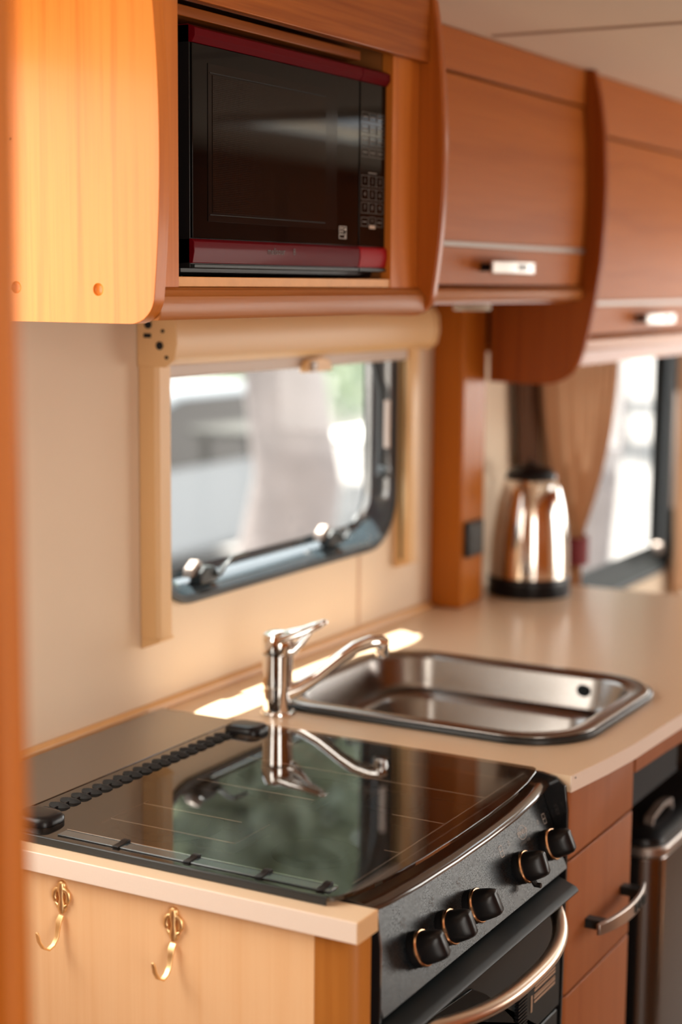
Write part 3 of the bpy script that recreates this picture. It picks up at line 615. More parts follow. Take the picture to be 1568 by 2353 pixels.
def spine(pts, ws, hs, seg=14):
    rg = []
    for i, p in enumerate(pts):
        p = Vector(p); t = (Vector(pts[min(i+1, len(pts)-1)])-Vector(pts[max(i-1, 0)])).normalized(); n = side.cross(t).normalized()
        if n.z < 0: n = -n
        rg.append([p+side*math.cos(2*PI*k/seg)*ws[i]+n*math.sin(2*PI*k/seg)*hs[i] for k in range(seg)])
    return MB().loft(rg)
def along(d, z): return TC+dirn*d+Vector((0, 0, z))
# lever: two side bars joined at the tip, open loop in the middle
lev = MB()
for s in (-1, 1):
    lev.tube([along(0.002, 1.004)+side*0.016*s, along(0.018, 1.010)+side*0.0145*s, along(0.034, 1.015)+side*0.011*s, along(0.048, 1.021)+side*0.007*s, along(0.058, 1.0255)+side*0.002*s], [0.0065, 0.0058, 0.0050, 0.0048, 0.0048], 12)
b_ = spine([along(0.050, 1.0215), along(0.055, 1.0245), along(0.062, 1.0275), along(0.067, 1.029)], [0.004, 0.0080, 0.0078, 0.003], [0.002, 0.0048, 0.0045, 0.002]); lev.add(b_.v, b_.f)
b_ = spine([along(0.006, 0.988), along(0.022, 0.990), along(0.032, 1.000), along(0.046, 1.016)], [0.016, 0.014, 0.009, 0.003], [0.009, 0.007, 0.005, 0.002]); lev.add(b_.v, b_.f)
obj('lever', lev, M_chrome, head, smooth=60)
sd = Vector((0.53, -0.85, 0)).normalized()
def al(d, z): return TC+sd*d+Vector((0, 0, z))
sp = obj('spout', MB().tube([al(0.012, 0.930), al(0.030, 0.937), al(0.055, 0.953), al(0.085, 0.978), al(0.105, 0.992), al(0.125, 0.999), al(0.140, 1.000), al(0.149, 0.998)],
    [0.0125, 0.0105, 0.0090, 0.0088, 0.0090, 0.0092, 0.0090, 0.0060], 18), M_chrome, tp, smooth=60)
obj('aerator', MB().lathe([(0.0075, 0.978), (0.0088, 0.979), (0.0088, 0.987), (0.0095, 0.988), (0.0095, 0.996)], al(0.141, 0), 24), M_chrome, sp)

# ------------------------------------------------------------------ cooker
ck = empty('gas_cooker', (1.555, 0.98, 0.0), 'black built-in gas cooker with smoked glass lid and oven below', 'cooker')
X0, X1 = 1.318, 1.800
obj('oven_body', MB().box(X0+0.004, X1-0.004, 0.722, 1.262, 0.12, 0.868), M_black, ck)
# hob deck with a bowed front edge
deckf = [(X0+0.002, 0.706), (1.36, 0.697), (1.42, 0.692), (1.50, 0.6895), (1.58, 0.6895), (1.66, 0.692), (1.73, 0.698), (X1-0.006, 0.708)]
def deck():
    mb = MB(); rg = []
    prof = [(0.002, 0.8865), (0.0, 0.8868), (0.0, 0.888), (0.0008, 0.8905), (0.003, 0.8925), (0.007, 0.8945), (0.010, 0.895), (0.012, 0.895), (0.05, 0.895), (0.30, 0.895), (0.40, 0.895)]
    for x, y in deckf:
        rg.append([(x, y+d*(1 if d < 0.1 else 1), z) for d, z in prof]+[(x, 1.268, 0.8945), (x, 1.268, 0.8865)])
    return mb.loft(rg)
obj('hob_deck', deck(), M_brownen, ck, smooth=40)
cheek = [(0.700, 0.899), (0.7185, 0.9025), (1.26, 0.9025), (1.26, 0.12), (0.690, 0.12), (0.684, 0.79), (0.684, 0.86), (0.688, 0.890)]
obj('side_cheek', MB().prism(cheek, X1-0.005, X1, 'X'), M_blackgl, ck, bevel=0.0008)
obj('side_cheek', MB().prism(cheek, X0-0.001, X0+0.0016, 'X'), M_blackgl, ck, bevel=0.0005)
# slanted control panel
PN = Vector((0, -0.932, 0.361)); PU = Vector((0, 0.361, 0.932))
P0 = Vector((0, 0.682, 0.790))
def onpanel(x, h, d=0.0): v = P0+PU*h+PN*d; return Vector((x, v.y, v.z))
def panel_z(x, z, d=0.0): return onpanel(x, (z-0.790)/0.932, d)
q = [P0, P0+PU*0.1025, P0+PU*0.1025-PN*0.02, P0-PN*0.02]
cpn = obj('control_panel', MB().prism([(v.y, v.z) for v in q], X0+0.003, X1-0.006, 'X'), M_panel, ck, bevel=0.0008)
PM = Matrix(((1, 0, 0), (0, PU.y, PN.y), (0, PU.z, PN.z)))     # columns: right, up, normal
def knob(x, z, turn=0.0, lug=False):
    c = panel_z(x, z, 0.0003)
    T = PM @ Matrix.Rotation(turn, 3, 'Z')
    k = obj('knob', MB().lathe([(0.0180, 0.0), (0.0185, 0.004), (0.0165, 0.008), (0.0160, 0.010)], c, 36, PM), M_black, ck, smooth=40)
    obj('knob_ring', MB().lathe([(0.0170, 0.0081), (0.0185, 0.0088), (0.0188, 0.0105), (0.0180, 0.0122), (0.0160, 0.0126)], c, 40, PM), M_copper, k)
    # D-shaped cap tapering to a grip ridge
    n = 28; rg = []
    for h, s, fl in ((0.0115, 1.0, 0.95), (0.018, 0.97, 0.90), (0.027, 0.90, 0.72), (0.033, 0.80, 0.45), (0.0355, 0.66, 0.25)):
        ring = []
        for i in range(n):
            a = 2*PI*i/n; x_, y_ = 0.0172*s*math.cos(a), 0.0172*s*math.sin(a)
            x_ = max(-0.0172*fl, min(0.0172*fl, x_))
            ring.append(c+T @ Vector((x_, y_, h)))
        rg.append(ring)
    obj('knob_cap', MB().loft(rg), M_blackgl if False else M_black, k, bevel=0.0008, smooth=50)
    if lug:
        a, b, cc = (c+T @ Vector(v) for v in ((0, -0.014, 0.012), (0.001, -0.022, 0.014), (0.001, -0.024, 0.020)))
        obj('knob_lug', MB().tube([a, b, cc], [0.004, 0.0035, 0.003], 8), M_black, k)
for x, z, t, lg in ((1.412, 0.8235, 0.15, False), (1.477, 0.823, 0.05, False), (1.543, 0.8235, 0.15, False), (1.676, 0.8245, -0.05, True), (1.757, 0.8265, 0.1, False)):
    knob(x, z, t, lg)
def pprint(name, mb, mat=M_print): return obj(name, mb, mat, cpn, smooth=0)
def prect(x, z, w, h, bars=True, t=0.0007):
    o = MB()
    def pr(a0, a1, b0, b1):
        o.add([panel_z(a0, z, 0.0005)+PU*b0, panel_z(a1, z, 0.0005)+PU*b0, panel_z(a1, z, 0.0005)+PU*b1, panel_z(a0, z, 0.0005)+PU*b1], [(0, 1, 2, 3)])
    pr(x-w/2, x+w/2, -h/2, -h/2+t); pr(x-w/2, x+w/2, h/2-t, h/2); pr(x-w/2, x-w/2+t, -h/2, h/2); pr(x+w/2-t, x+w/2, -h/2, h/2)
    if bars: pr(x-w/2, x+w/2, -t/2, t/2)
    return o
def pring(x, z, r, sx=1.0, t=0.0006, n=24):
    o = MB(); c = panel_z(x, z, 0.0005)
    vs = [c+Vector((1, 0, 0))*math.cos(2*PI*k/n)*rr*sx+PU*math.sin(2*PI*k/n)*rr for rr in (r, r-t) for k in range(n)]
    return o.add(vs, [(k, (k+1) % n, n+(k+1) % n, n+k) for k in range(n)])
pprint('oven_symbol', prect(1.648, 0.851, 0.0085, 0.013)); pprint('grill_symbol', prect(1.775, 0.8525, 0.0080, 0.012))
pprint('dial_mark', pring(1.671, 0.8535, 0.0028, 0.7)); pprint('dial_mark', pring(1.7565, 0.8535, 0.0026, 0.7))
pprint('brand_oval', pring(1.7105, 0.8545, 0.0080, 1.45, 0.0005, 36))
pprint('brand_lettering', text_mb('SPINFLO', 0.0072, panel_z(1.7105, 0.8545, 0.0006), (1, 0, 0), PU, 0.0001))
pprint('brand_lettering', text_mb('CAPRICE MKIII', 0.0042, panel_z(1.7105, 0.8440, 0.0006), (1, 0, 0), PU, 0.0001), M_print_dim)
for kx in (1.412, 1.477, 1.543):
    for dx, dz, rr in ((-0.014, 0.0285, 0.0018), (-0.007, 0.0300, 0.0018), (-0.0105, 0.0250, 0.0022)):
        pprint('dial_mark', pring(kx+dx+0.004, 0.8235+dz, rr, 0.9, 0.0005, 16), M_print_dim)
# front shelf lip above the oven door
lip = [(0.722, 0.789), (0.690, 0.786), (0.668, 0.778), (0.663, 0.7755), (0.6605, 0.7715), (0.663, 0.7685), (0.690, 0.771), (0.722, 0.772)]
obj('heat_lip', MB().prism(lip, X0+0.003, 1.778, 'X'), principled('lip_enamel', (0.006, 0.009, 0.010), 0.4, spec=0.25), ck, bevel=0.0008)
# oven door
od = obj('oven_door', MB().box(X0+0.004, 1.785, 0.684, 0.720, 0.622, 0.766), M_greycl, ck, bevel=0.002)
obj('door_window', MB().prism([(1.345, 0.630)]+[(1.345+0.36*k/10, 0.757-0.003*k) if k < 6 else (1.345+0.36*k/10, 0.742-0.02*(k-5)**1.2) for k in range(0, 11)]+[(1.705, 0.630)], 0.6815, 0.6838, 'Y'), M_mwglass, od, bevel=0.0006)
def hpath():
    pts = []
    for k in range(25):
        t = k/24; x = 1.372+(1.738-1.372)*t
        b = 1-abs(2*t-1)**2.6
        pts.append((x, 0.674-0.046*b, 0.760-0.006*b))
    return pts
hp = hpath()
hh = obj('door_handle', MB().tube([(hp[0][0]-0.003, 0.6835, 0.760)]+hp+[(hp[-1][0]+0.003, 0.6835, 0.760)], 0.0092, 16, flat=0.85), M_handle, od, smooth=60)
lou = MB()
for k in range(14):
    z = 0.690-k*0.0042
    lou.box(1.645, 1.672, 0.6785, 0.6836, z, z+0.0020)
obj('vent_louvre', lou, M_black, od)['kind'] = 'stuff'
bd = MB(); bd.box(1.693, 1.6965, 0.6828, 0.6837, 0.648, 0.668)
for z, x_ in ((0.6745, 1.704), (0.6700, 1.7025), (0.6610, 1.7020), (0.6560, 1.703)): bd.box(x_, 1.766, 0.6828, 0.6837, z, z+0.0028)
obj('door_badge', bd, M_print_gold, od)
obj('badge_bar', MB().box(1.702, 1.766, 0.6828, 0.6837, 0.6650, 0.6662), M_print_gold, od)
obj('oven_lower_door', MB().box(X0+0.004, 1.785, 0.686, 0.720, 0.13, 0.616), M_greycl, ck, bevel=0.002)
# pan supports and burners under the lid
wires = MB()
for x, y0_, y1_ in ((1.674, 0.738, 1.060), (1.568, 0.738, 0.802), (1.461, 0.738, 0.756), (1.568, 0.90, 1.060), (1.461, 0.93, 1.060), (1.40, 0.90, 1.06)): wires.tube([(x, y0_, 0.9005), (x, y1_, 0.9005)], 0.0009, 6)
for x0_, x1_, y in ((1.36, 1.785, 0.738), (1.385, 1.470, 1.060), (1.60, 1.71, 1.060), (1.40, 1.47, 0.90), (1.56, 1.60, 0.90), (1.66, 1.72, 0.90)): wires.tube([(x0_, y, 0.9005), (x1_, y, 0.9005)], 0.0009, 6)
obj('pan_support', wires, M_pewter, ck)
for bx, by, br in ((1.43, 0.82, 0.034), (1.43, 1.00, 0.042), (1.62, 0.82, 0.028), (1.62, 1.00, 0.034)):
    obj('burner', MB().lathe([(br*1.35, 0.8947), (br*1.35, 0.8958), (br, 0.8962), (br, 0.8985), (br*0.8, 0.8995), (0.0001, 0.8995)], (bx, by, 0), 28), M_black, ck)
# glass lid, back deck, hinge and vents
lid = obj('glass_lid', MB().prism([(1.297, 1.144), (1.297, 0.735), (1.300, 0.728), (1.309, 0.7220), (1.330, 0.7140), (1.370, 0.7070), (1.44, 0.7020), (1.52, 0.7000), (1.60, 0.7005), (1.67, 0.7035), (1.73, 0.7095), (1.775, 0.7175), (1.789, 0.7230), (1.7925, 0.728), (1.7925, 1.144)], 0.9035, 0.9085, 'Z'), M_lid, ck, bevel=0.0008)
obj('lid_edge', MB().box(1.2955, 1.2985, 0.732, 1.268, 0.9005, 0.9088), M_rubber, lid, bevel=0.0008)
back = obj('back_deck', MB().box(1.2975, 1.7925, 1.1465, 1.2685, 0.9010, 0.9082), M_brownen, ck, bevel=0.001)
hinge = obj('hinge_rail', MB().box(1.352, 1.735, 1.1165, 1.1185, 0.9087, 0.9105), M_black, ck)
def scoop(x, y0, y1, r, z):
    mb = MB(); n = 8; rg = []
    for k in range(n+1):
        t = k/n; yy = y0+(y1-y0)*t; w = r*math.sqrt(max(0.02, 1-(2*t-1)**2)) 
        rg.append([(x-w, yy, z), (x-w*0.5, yy, z+w*0.55), (x+w*0.4, yy, z+w*0.35), (x+w*0.7, yy, z)])
    return mb.loft(rg)
for k in range(19):
    obj('vent_scoop', scoop(1.368+k*0.0193, 1.106, 1.134, 0.0085, 0.9087), M_blackmat, hinge, smooth=60)
for hx_ in (1.336, 1.752):
    mbh = MB().loft([[(p[0], p[1], z) for p in rrect(hx_-0.021*s, hx_+0.021*s, 1.108-0.026*s, 1.108+0.026*s, 0.014*s, 5)] for z, s in ((0.9087, 1.0), (0.914, 1.0), (0.9175, 0.86), (0.9185, 0.6))])
    obj('hinge_cap', mbh, M_black, ck, smooth=50)
# clear edge channel with clips near the left side
ch = obj('edge_channel', MB().box(1.3080, 1.3235, 0.735, 1.060, 0.9087, 0.9100), principled('clear_channel', (0.030, 0.045, 0.052), 0.2, coat=0.7), ck, bevel=0.0008)
obj('channel_line', MB().box(1.3240, 1.3253, 0.735, 1.060, 0.9087, 0.9104), M_chrome, ch)
for y in (0.745, 0.813, 0.897, 0.984):
    obj('channel_clip', MB().prism([(1.3065, 0.9088), (1.3275, 0.9088), (1.3275, 0.9125), (1.321, 0.9125), (1.318, 0.9112), (1.3065, 0.9108)], y-0.004, y+0.004, 'Y'), M_black, ch, bevel=0.0005)

# ------------------------------------------------------------------ side cabinet with hooks
sc_ = empty('side_cabinet', (1.30, 1.0, 0.0), 'cherry cabinet side with bright light painted in, below the near end of the worktop', 'cabinet')
obj('side_panel', MB().box(1.2850, 1.3000, 0.7375, WY-0.001, 0.0, 0.8788), wood_lit_side, sc_)
pts = [(1.2845, 0.7370), (1.2845, 0.7120)]+[(1.3085-0.024*math.cos(math.radians(a)), 0.7120-0.024*math.sin(math.radians(a))) for a in (15, 30, 45, 60, 75, 90)]+[(1.3105, 0.688), (1.3105, 0.7370)]
pts = [(1.2845, 0.7370), (1.2845, 0.7120), (1.2853, 0.7058), (1.2877, 0.7000), (1.2915, 0.6950), (1.2965, 0.6912), (1.3020, 0.6890), (1.3060, 0.6885), (1.3060, 0.7370)]
obj('corner_post', MB().prism(pts, 0.0, 0.8788, 'Z'), wood('corner_post_shaded', (0.48, 0.18, 0.035), (0.36, 0.12, 0.02), 'Z', seed=12.0), sc_, smooth=50)  # tone darkened to paint in shade where the post curves away
obj('gap_shade_strip', MB().box(1.3065, 1.3160, 0.705, 0.717, 0.0, 0.8788), M_black, sc_)  # black strip put in as the dark gap beside the cooker

def coat_hook(y, z, label, spin=0.0):
    """pierced brass back plate, two screws, swinging flat hook"""
    X = 1.2848
    h = empty('coat_hook', (X, y, z-0.045), label, 'hook', 'brass hooks on the cabinet side')
    s = 0.95
    outer = [(0, 0.0165), (0.0045, 0.0145), (0.0052, 0.0105), (0.0085, 0.0090), (0.0115, 0.0045), (0.0118, -0.0010), (0.0095, -0.0050), (0.0078, -0.0065), (0.0088, -0.0095), (0.0060, -0.0145), (0.0028, -0.0185), (0.0, -0.0200)]
    # plate built from bars so that it stays pierced
    T = 0.0024
    mb = MB()
    def bar(pts_, w):
        P = [Vector((X-T, y-a*s, z+b*s)) for a, b in pts_]
        ww = w if isinstance(w, list) else [w]*len(P)
        mb.tube(P, ww, 8, flat=0.75, upv=(1, 0, 0))
    bar([(0, 0.0165), (0, 0.010), (0, 0.0), (0, -0.010), (0, -0.0175)], [0.0034, 0.0048, 0.0026, 0.0050, 0.0028])
    for q_ in (-1, 1):
        bar([(0, 0.0095), (0.0055*q_, 0.0092), (0.0092*q_, 0.0055), (0.0098*q_, 0.0), (0.0082*q_, -0.0038), (0.0062*q_, -0.0030)], [0.0032, 0.0030, 0.0030, 0.0030, 0.0028, 0.0018])
        bar([(0, -0.012), (0.0045*q_, -0.0098), (0.0078*q_, -0.0070)], [0.0030, 0.0026, 0.0014])
    for cz, rr in ((0.0135, 0.0050), (-0.0125, 0.0052)):
        mb.lathe([(rr, 0.0002), (rr, 0.0026), (rr*0.8, 0.0034), (0.0001, 0.0036)], (X, y, z+cz*s), 20, RY)
    obj('back_plate', mb, M_brass, h, smooth=60)
    for cz in (0.0135, -0.0125):
        sm = MB().lathe([(0.0024, 0.0036), (0.0024, 0.0042), (0.0016, 0.0047), (0.0001, 0.0048)], (X, y, z+cz*s), 16, RY)
        sw = obj('screw', sm, principled('old_brass', (0.45, 0.30, 0.12), 0.35, metal=1), h)
    # the hook strap
    pts_ = [Vector((0, 0, -0.019)), Vector((-0.004, 0, -0.024)), Vector((-0.005, 0, -0.030)), Vector((-0.007, 0, -0.040)), Vector((-0.012, 0, -0.047)), Vector((-0.019, 0, -0.050)), Vector((-0.026, 0, -0.046)), Vector((-0.031, 0, -0.038)), Vector((-0.033, 0, -0.030)), Vector((-0.034, 0, -0.027))]
    Rm = Matrix.Rotation(spin, 3, 'Z')
    P = [Vector((X-T, y, z))+Rm @ v for v in pts_]
    wd = [0.0034, 0.0038, 0.0030, 0.0026, 0.0026, 0.0026, 0.0026, 0.0024, 0.0022, 0.0012]
    sv = Rm @ Vector((0, 1, 0)); rg = []
    for i, p in enumerate(P):
        t = (P[min(i+1, len(P)-1)]-P[max(i-1, 0)]).normalized(); n = t.cross(sv).normalized()
        w_, th = wd[i], 0.0009
        rg.append([p+sv*w_+n*th, p-sv*w_+n*th, p-sv*w_-n*th, p+sv*w_-n*th])
    obj('hook_strap', MB().loft(rg), M_brass, h, bevel=0.0003)
    return h
coat_hook(1.035, 0.8545, 'brass hook on the cherry cabinet side, nearest the orange wood wardrobe edge', -0.15)
coat_hook(0.896, 0.8535, 'brass hook on the cherry cabinet side, nearest the cooker front corner', -0.02)

# ------------------------------------------------------------------ drawer unit right of the cooker
du = empty('drawer_unit', (1.94, 0.95, 0.0), 'red cherry drawer unit between the cooker and the steel bin', 'drawers')
obj('carcass', MB().box(1.808, 2.050, 0.7085, 1.25, 0.0, 0.775), M_blackmat, du)  # black front paints the shade in the gaps between drawers
obj('carcass', MB().box(1.808, 1.885, 0.7085, 1.25, 0.775, 0.8785), M_blackmat, du)
def front_board(name, z0, z1):
    x0, x1 = 1.812, 2.052; yf = 0.690
    p = [(x0, yf+0.018), (x0, yf+0.009), (x0+0.002, yf+0.004), (x0+0.006, yf+0.001), (x0+0.012, yf), (x1-0.003, yf), (x1, yf+0.003), (x1, yf+0.018)]
    return obj(name, MB().prism(p, z0, z1, 'Z'), wood_draw, du, bevel=0.0008, smooth=60)
front_board('false_front', 0.7915, 0.8785)
dd = front_board('drawer', 0.6190, 0.7875)
front_board('drawer', 0.10, 0.6150)
def bow_handle(parent, x0, x1, y, z, mat):
    n = 12; rg = []
    for k in range(n+1):
        t = k/n; x = x0+(x1-x0)*t; b = 1-(2*t-1)**2; yy = y-0.020-0.014*b
        w = 0.0075+0.0028*b
        rg.append([(x, yy, z-w), (x, yy-0.005, z-w*0.9), (x, yy-0.005, z+w*0.9), (x, yy, z+w)])
    h = obj('handle', MB().loft(rg), mat, parent, bevel=0.0012)
    for x in (x0+0.020, x1-0.022): obj('handle_post', MB().box(x-0.008, x+0.008, y-0.026, y, z-0.006, z+0.006), M_greycl, h, bevel=0.001)
    for k in range(3):
        xx = (x0+x1)/2+0.004+k*0.017
        obj('inlay', MB().box(xx, xx+0.009, y-0.0402+0.0006*k, y-0.037, z-0.0055, z+0.0055), M_greycl, h)
bow_handle(dd, 1.868, 2.040, 0.690, 0.690, M_pewter)

# ------------------------------------------------------------------ steel bin under the worktop
bn = empty('pedal_bin', (2.42, 0.83, 0.0), 'tall stainless steel bin with black lid under the worktop end', 'bin')
obj('bin_body', MB().prism(rrect(2.205, 2.580, 0.700, 0.985, 0.035, 8), 0.0, 0.668, 'Z'), principled('bin_steel', (0.26, 0.23, 0.22), 0.22, metal=1), bn, bevel=0.004, smooth=40)
obj('lid_rim', MB().prism(rrect(2.200, 2.585, 0.695, 0.990, 0.038, 8), 0.6685, 0.684, 'Z'), M_steel, bn, bevel=0.003, smooth=40)
ldm = obj('lid', MB().loft([[(p[0], p[1], z) for p in rrect(2.208+i, 2.577-i, 0.703+i, 0.982-i, 0.033, 8)] for i, z in ((0, 0.6842), (0.002, 0.692), (0.012, 0.699), (0.03, 0.702))]), M_black, bn, smooth=40)
obj('lid_handle', MB().prism([(2.255, 0.700), (2.260, 0.712), (2.310, 0.720), (2.350, 0.717), (2.355, 0.700), (2.347, 0.700), (2.342, 0.710), (2.310, 0.713), (2.266, 0.706), (2.263, 0.700)], 0.728, 0.742, 'Y'), M_grey, ldm, bevel=0.001)
tag(obj('recess_shade_board', MB().box(2.053, 2.614, 1.02, 1.04, 0.0, 0.765), M_blackmat), 'black board painting the shade of the recess behind the steel bin', 'board')  # black board added as the shade at the back of the recess
tag(obj('recess_shade_baffle', MB().box(2.0545, 2.31, 0.712, 0.7155, 0.772, 0.8785), M_blackmat), 'black board added as shade under the worktop between the drawers and the bin', 'board')  # added to darken the upper recess, not a known fitting
tag(obj('recess_shade_panel', MB().box(2.615, 2.631, 0.690, WY-0.002, 0.0, 0.8785), principled('recess_shade_brown', (0.06, 0.03, 0.015), 0.6)), 'dark upright panel added to keep the recess in shade on the far side of the bin', 'panel')  # put in to hide the bright wall and keep the recess dark

# ------------------------------------------------------------------ kettle
KC = Vector((2.876, 1.187, 0)); kd = Vector((-0.925, -0.38, 0)).normalized()
kt = empty('electric_kettle', (KC.x, KC.y, 0.90), 'polished steel electric kettle with black base and lid beside the wood pillar', 'kettle')
obj('power_base', MB().lathe([(0.076, 0.9003), (0.078, 0.903), (0.078, 0.912), (0.074, 0.914)], KC, 40), M_black, kt)
obj('base_band', MB().lathe([(0.074, 0.9145), (0.0775, 0.917), (0.0778, 0.935), (0.0768, 0.937)], KC, 40), M_black, kt)
obj('body', MB().lathe([(0.0766, 0.9373), (0.0762, 0.945), (0.0752, 0.975), (0.0728, 1.010), (0.0690, 1.040), (0.0635, 1.072), (0.0570, 1.098), (0.0490, 1.118), (0.046, 1.119)], KC, 56), M_kettle, kt, smooth=50)
obj('lid', MB().lathe([(0.0487, 1.1192), (0.0480, 1.124), (0.0430, 1.134), (0.0330, 1.1405), (0.0180, 1.1435), (0.0001, 1.1445)], KC, 40), M_black, kt)
ks = Vector((-kd.y, kd.x, 0)); K = lambda r, z, s=0: KC+kd*r+ks*s+Vector((0, 0, z))
rg = [[K(0.048, 1.120, 0.026), K(0.078, 1.121, 0.004), K(0.078, 1.121, -0.004), K(0.048, 1.120, -0.026)], [K(0.050, 1.110, 0.024), K(0.075, 1.108, 0.0035), K(0.075, 1.108, -0.0035), K(0.050, 1.110, -0.024)],
      [K(0.056, 1.085, 0.012), K(0.0695, 1.082, 0.0025), K(0.0695, 1.082, -0.0025), K(0.056, 1.085, -0.012)], [K(0.063, 1.062, 0.002), K(0.0655, 1.060, 0.001), K(0.0655, 1.060, -0.001), K(0.063, 1.062, -0.002)]]
obj('spout', MB().loft(rg), M_kettle, kt, smooth=60)
obj('handle', MB().tube([K(-0.040, 1.134), K(-0.066, 1.136), K(-0.088, 1.120), K(-0.098, 1.085), K(-0.098, 1.03), K(-0.092, 0.975), K(-0.076, 0.95)], [0.010, 0.012, 0.011, 0.010, 0.010, 0.010, 0.008], 12), M_black, kt, smooth=60)

# ------------------------------------------------------------------ lounge curtains
def curtain(name, x0, x1, xt0, xt1, z_top, z_tie, z_bot, y, mat, label, folds, amp, tieb=True):
    n = 60; rows = 26; mb = MB(); vs = []; fs = []
    for j in range(rows+1):
        z = z_top+(z_bot-z_top)*j/rows
        if z > z_tie: t = ((z_top-z)/(z_top-z_tie)); t = t**1.7
        else: t = 1
        a, b = x0+(xt0-x0)*t, x1+(xt1-x1)*t
        for i in range(n+1):
            u = i/n; ph = 2*PI*folds*u+0.6*math.sin(7*u)
            vs.append((a+(b-a)*u, y+amp*(1-0.5*t)*math.sin(ph)+0.004*math.sin(3*ph+j*0.2), z))
    for j in range(rows):
        for i in range(n): k = j*(n+1)+i; fs.append((k, k+1, k+n+2, k+n+1))
    mb.add(vs, fs); o = obj(name, mb, mat, smooth=80)
    o.modifiers.new('thickness', 'SOLIDIFY').thickness = 0.0015
    return tag(o, label, 'curtain')
curtain('curtain', 3.055, 3.425, 3.195, 3.245, 1.332, 0.965, 0.79, 1.232, M_curt, 'tan pleated curtain gathered in beside the lounge window', 8, 0.024)
curtain('curtain', 2.995, 3.10, 3.06, 3.11, 1.332, 0.965, 0.79, 1.268, M_curt_dark, 'dark brown strip hanging between the tan curtain and the pale wall', 2.5, 0.006)  # narrow dark brown strip beside the tan curtain
tie = ring_prism([(3.22+0.038*math.cos(2*PI*k/20), 1.234+0.034*math.sin(2*PI*k/20)) for k in range(20)], [(3.22+0.035*math.cos(2*PI*k/20), 1.234+0.031*math.sin(2*PI*k/20)) for k in range(20)], 0.903, 0.961, 'Z')
tag(obj('curtain_tieback', tie, M_tie), 'dark red tieback around the tan curtain behind the kettle', 'tieback')
curtain('curtain', 4.02, 4.25, 4.02, 4.25, 1.332, 0.96, 0.70, 1.262, M_curt, 'tan curtain at the far right side of the lounge window', 4, 0.012)

# ------------------------------------------------------------------ foreground wardrobe edge
wd = empty('wardrobe', (0.35, 0.95, 0.0), 'orange wood wardrobe front whose blurred edge fills the left margin', 'wardrobe')
obj('front_panel', MB().box(0.05, 0.672, 0.594, 0.612, 0.0, 1.845), wood_jamb, wd)
pe = [(0.6725, 0.612), (0.6725, 0.588), (0.676, 0.582), (0.683, 0.579), (0.691, 0.580), (0.696, 0.585), (0.6975, 0.594), (0.6975, 0.612)]
obj('edge_post', MB().prism(pe, 0.0, 1.845, 'Z'), wood_jamb, wd, smooth=60)
obj('side_panel', MB().box(0.05, 0.066, 0.6125, WY-0.002, 0.0, 1.845), wood_jamb, wd)
# lounge bench on the far side (seen only in reflections)
bc = empty('lounge_bench', (3.9, -0.65, 0.0), 'brown upholstered lounge bench under the far window', 'bench')
obj('seat_box', MB().box(3.1, 4.9, -0.93, -0.40, 0.0, 0.30), wood_draw, bc)
obj('cushion', MB().box(3.1, 4.9, -0.93, -0.38, 0.3005, 0.44), principled('brown_cushion', (0.20, 0.15, 0.11), 0.9), bc, bevel=0.03, segs=4)
oc = empty('tall_cabinet', (1.75, -0.70, 0.0), 'honey cherry tall cabinet standing opposite the cooker', 'cabinet')
obj('cabinet_body', MB().box(0.60, 2.55, -0.935, -0.66, 0.0, 1.845), wood_v, oc)
for k in range(3): obj('door', MB().box(0.61+k*0.645, 1.245+k*0.645, -0.6595, -0.642, 0.06, 1.80), wood_v, oc, bevel=0.002)

ol = empty('overhead_locker', (3.9, -0.77, 1.47), 'dark cherry overhead locker on the opposite side above the lounge bench', 'locker')
obj('locker_body', MB().box(2.56, 5.18, -0.935, -0.62, 1.47, 1.845), wood_part, ol)
for k in range(3): obj('flap_door', MB().box(2.57+k*0.87, 3.42+k*0.87, -0.6195, -0.604, 1.48, 1.80), wood_part, ol, bevel=0.002)

# ------------------------------------------------------------------ outside
GZ = -0.62
M_ground = principled('sunlit_gravel', (0.22, 0.205, 0.195), 0.9, vary=(0.5, 0.35))
tag(obj('gravel_ground', MB().box(-40, 90, -60, 80, GZ-0.2, GZ), M_ground, smooth=0), 'pale sunlit gravel ground outside the windows', 'ground', kind='structure')
def leaf_mat(n, c, t):
    m, nt, out = mat_new(n); L = nt.links
    d = nt.nodes.new('ShaderNodeBsdfDiffuse'); d.inputs['Color'].default_value = (*c, 1)
    tr = nt.nodes.new('ShaderNodeBsdfTranslucent'); tr.inputs['Color'].default_value = (*t, 1)
    mx = nt.nodes.new('ShaderNodeMixShader'); mx.inputs[0].default_value = 0.4
    L.new(d.outputs[0], mx.inputs[1]); L.new(tr.outputs[0], mx.inputs[2]); L.new(mx.outputs[0], out.inputs['Surface']); return m
M_leaf = [leaf_mat('grey_green_leaves', (0.34, 0.40, 0.33), (0.40, 0.46, 0.30)), leaf_mat('yellow_green_leaves', (0.34, 0.33, 0.12), (0.48, 0.42, 0.10)), leaf_mat('deep_green_leaves', (0.16, 0.24, 0.18), (0.22, 0.30, 0.18))]
M_bark = principled('grey_brown_bark', (0.24, 0.205, 0.195), 0.9, bump=(12, 0.6, 0.03), vary=(5, 0.3))
crown_cache = {}
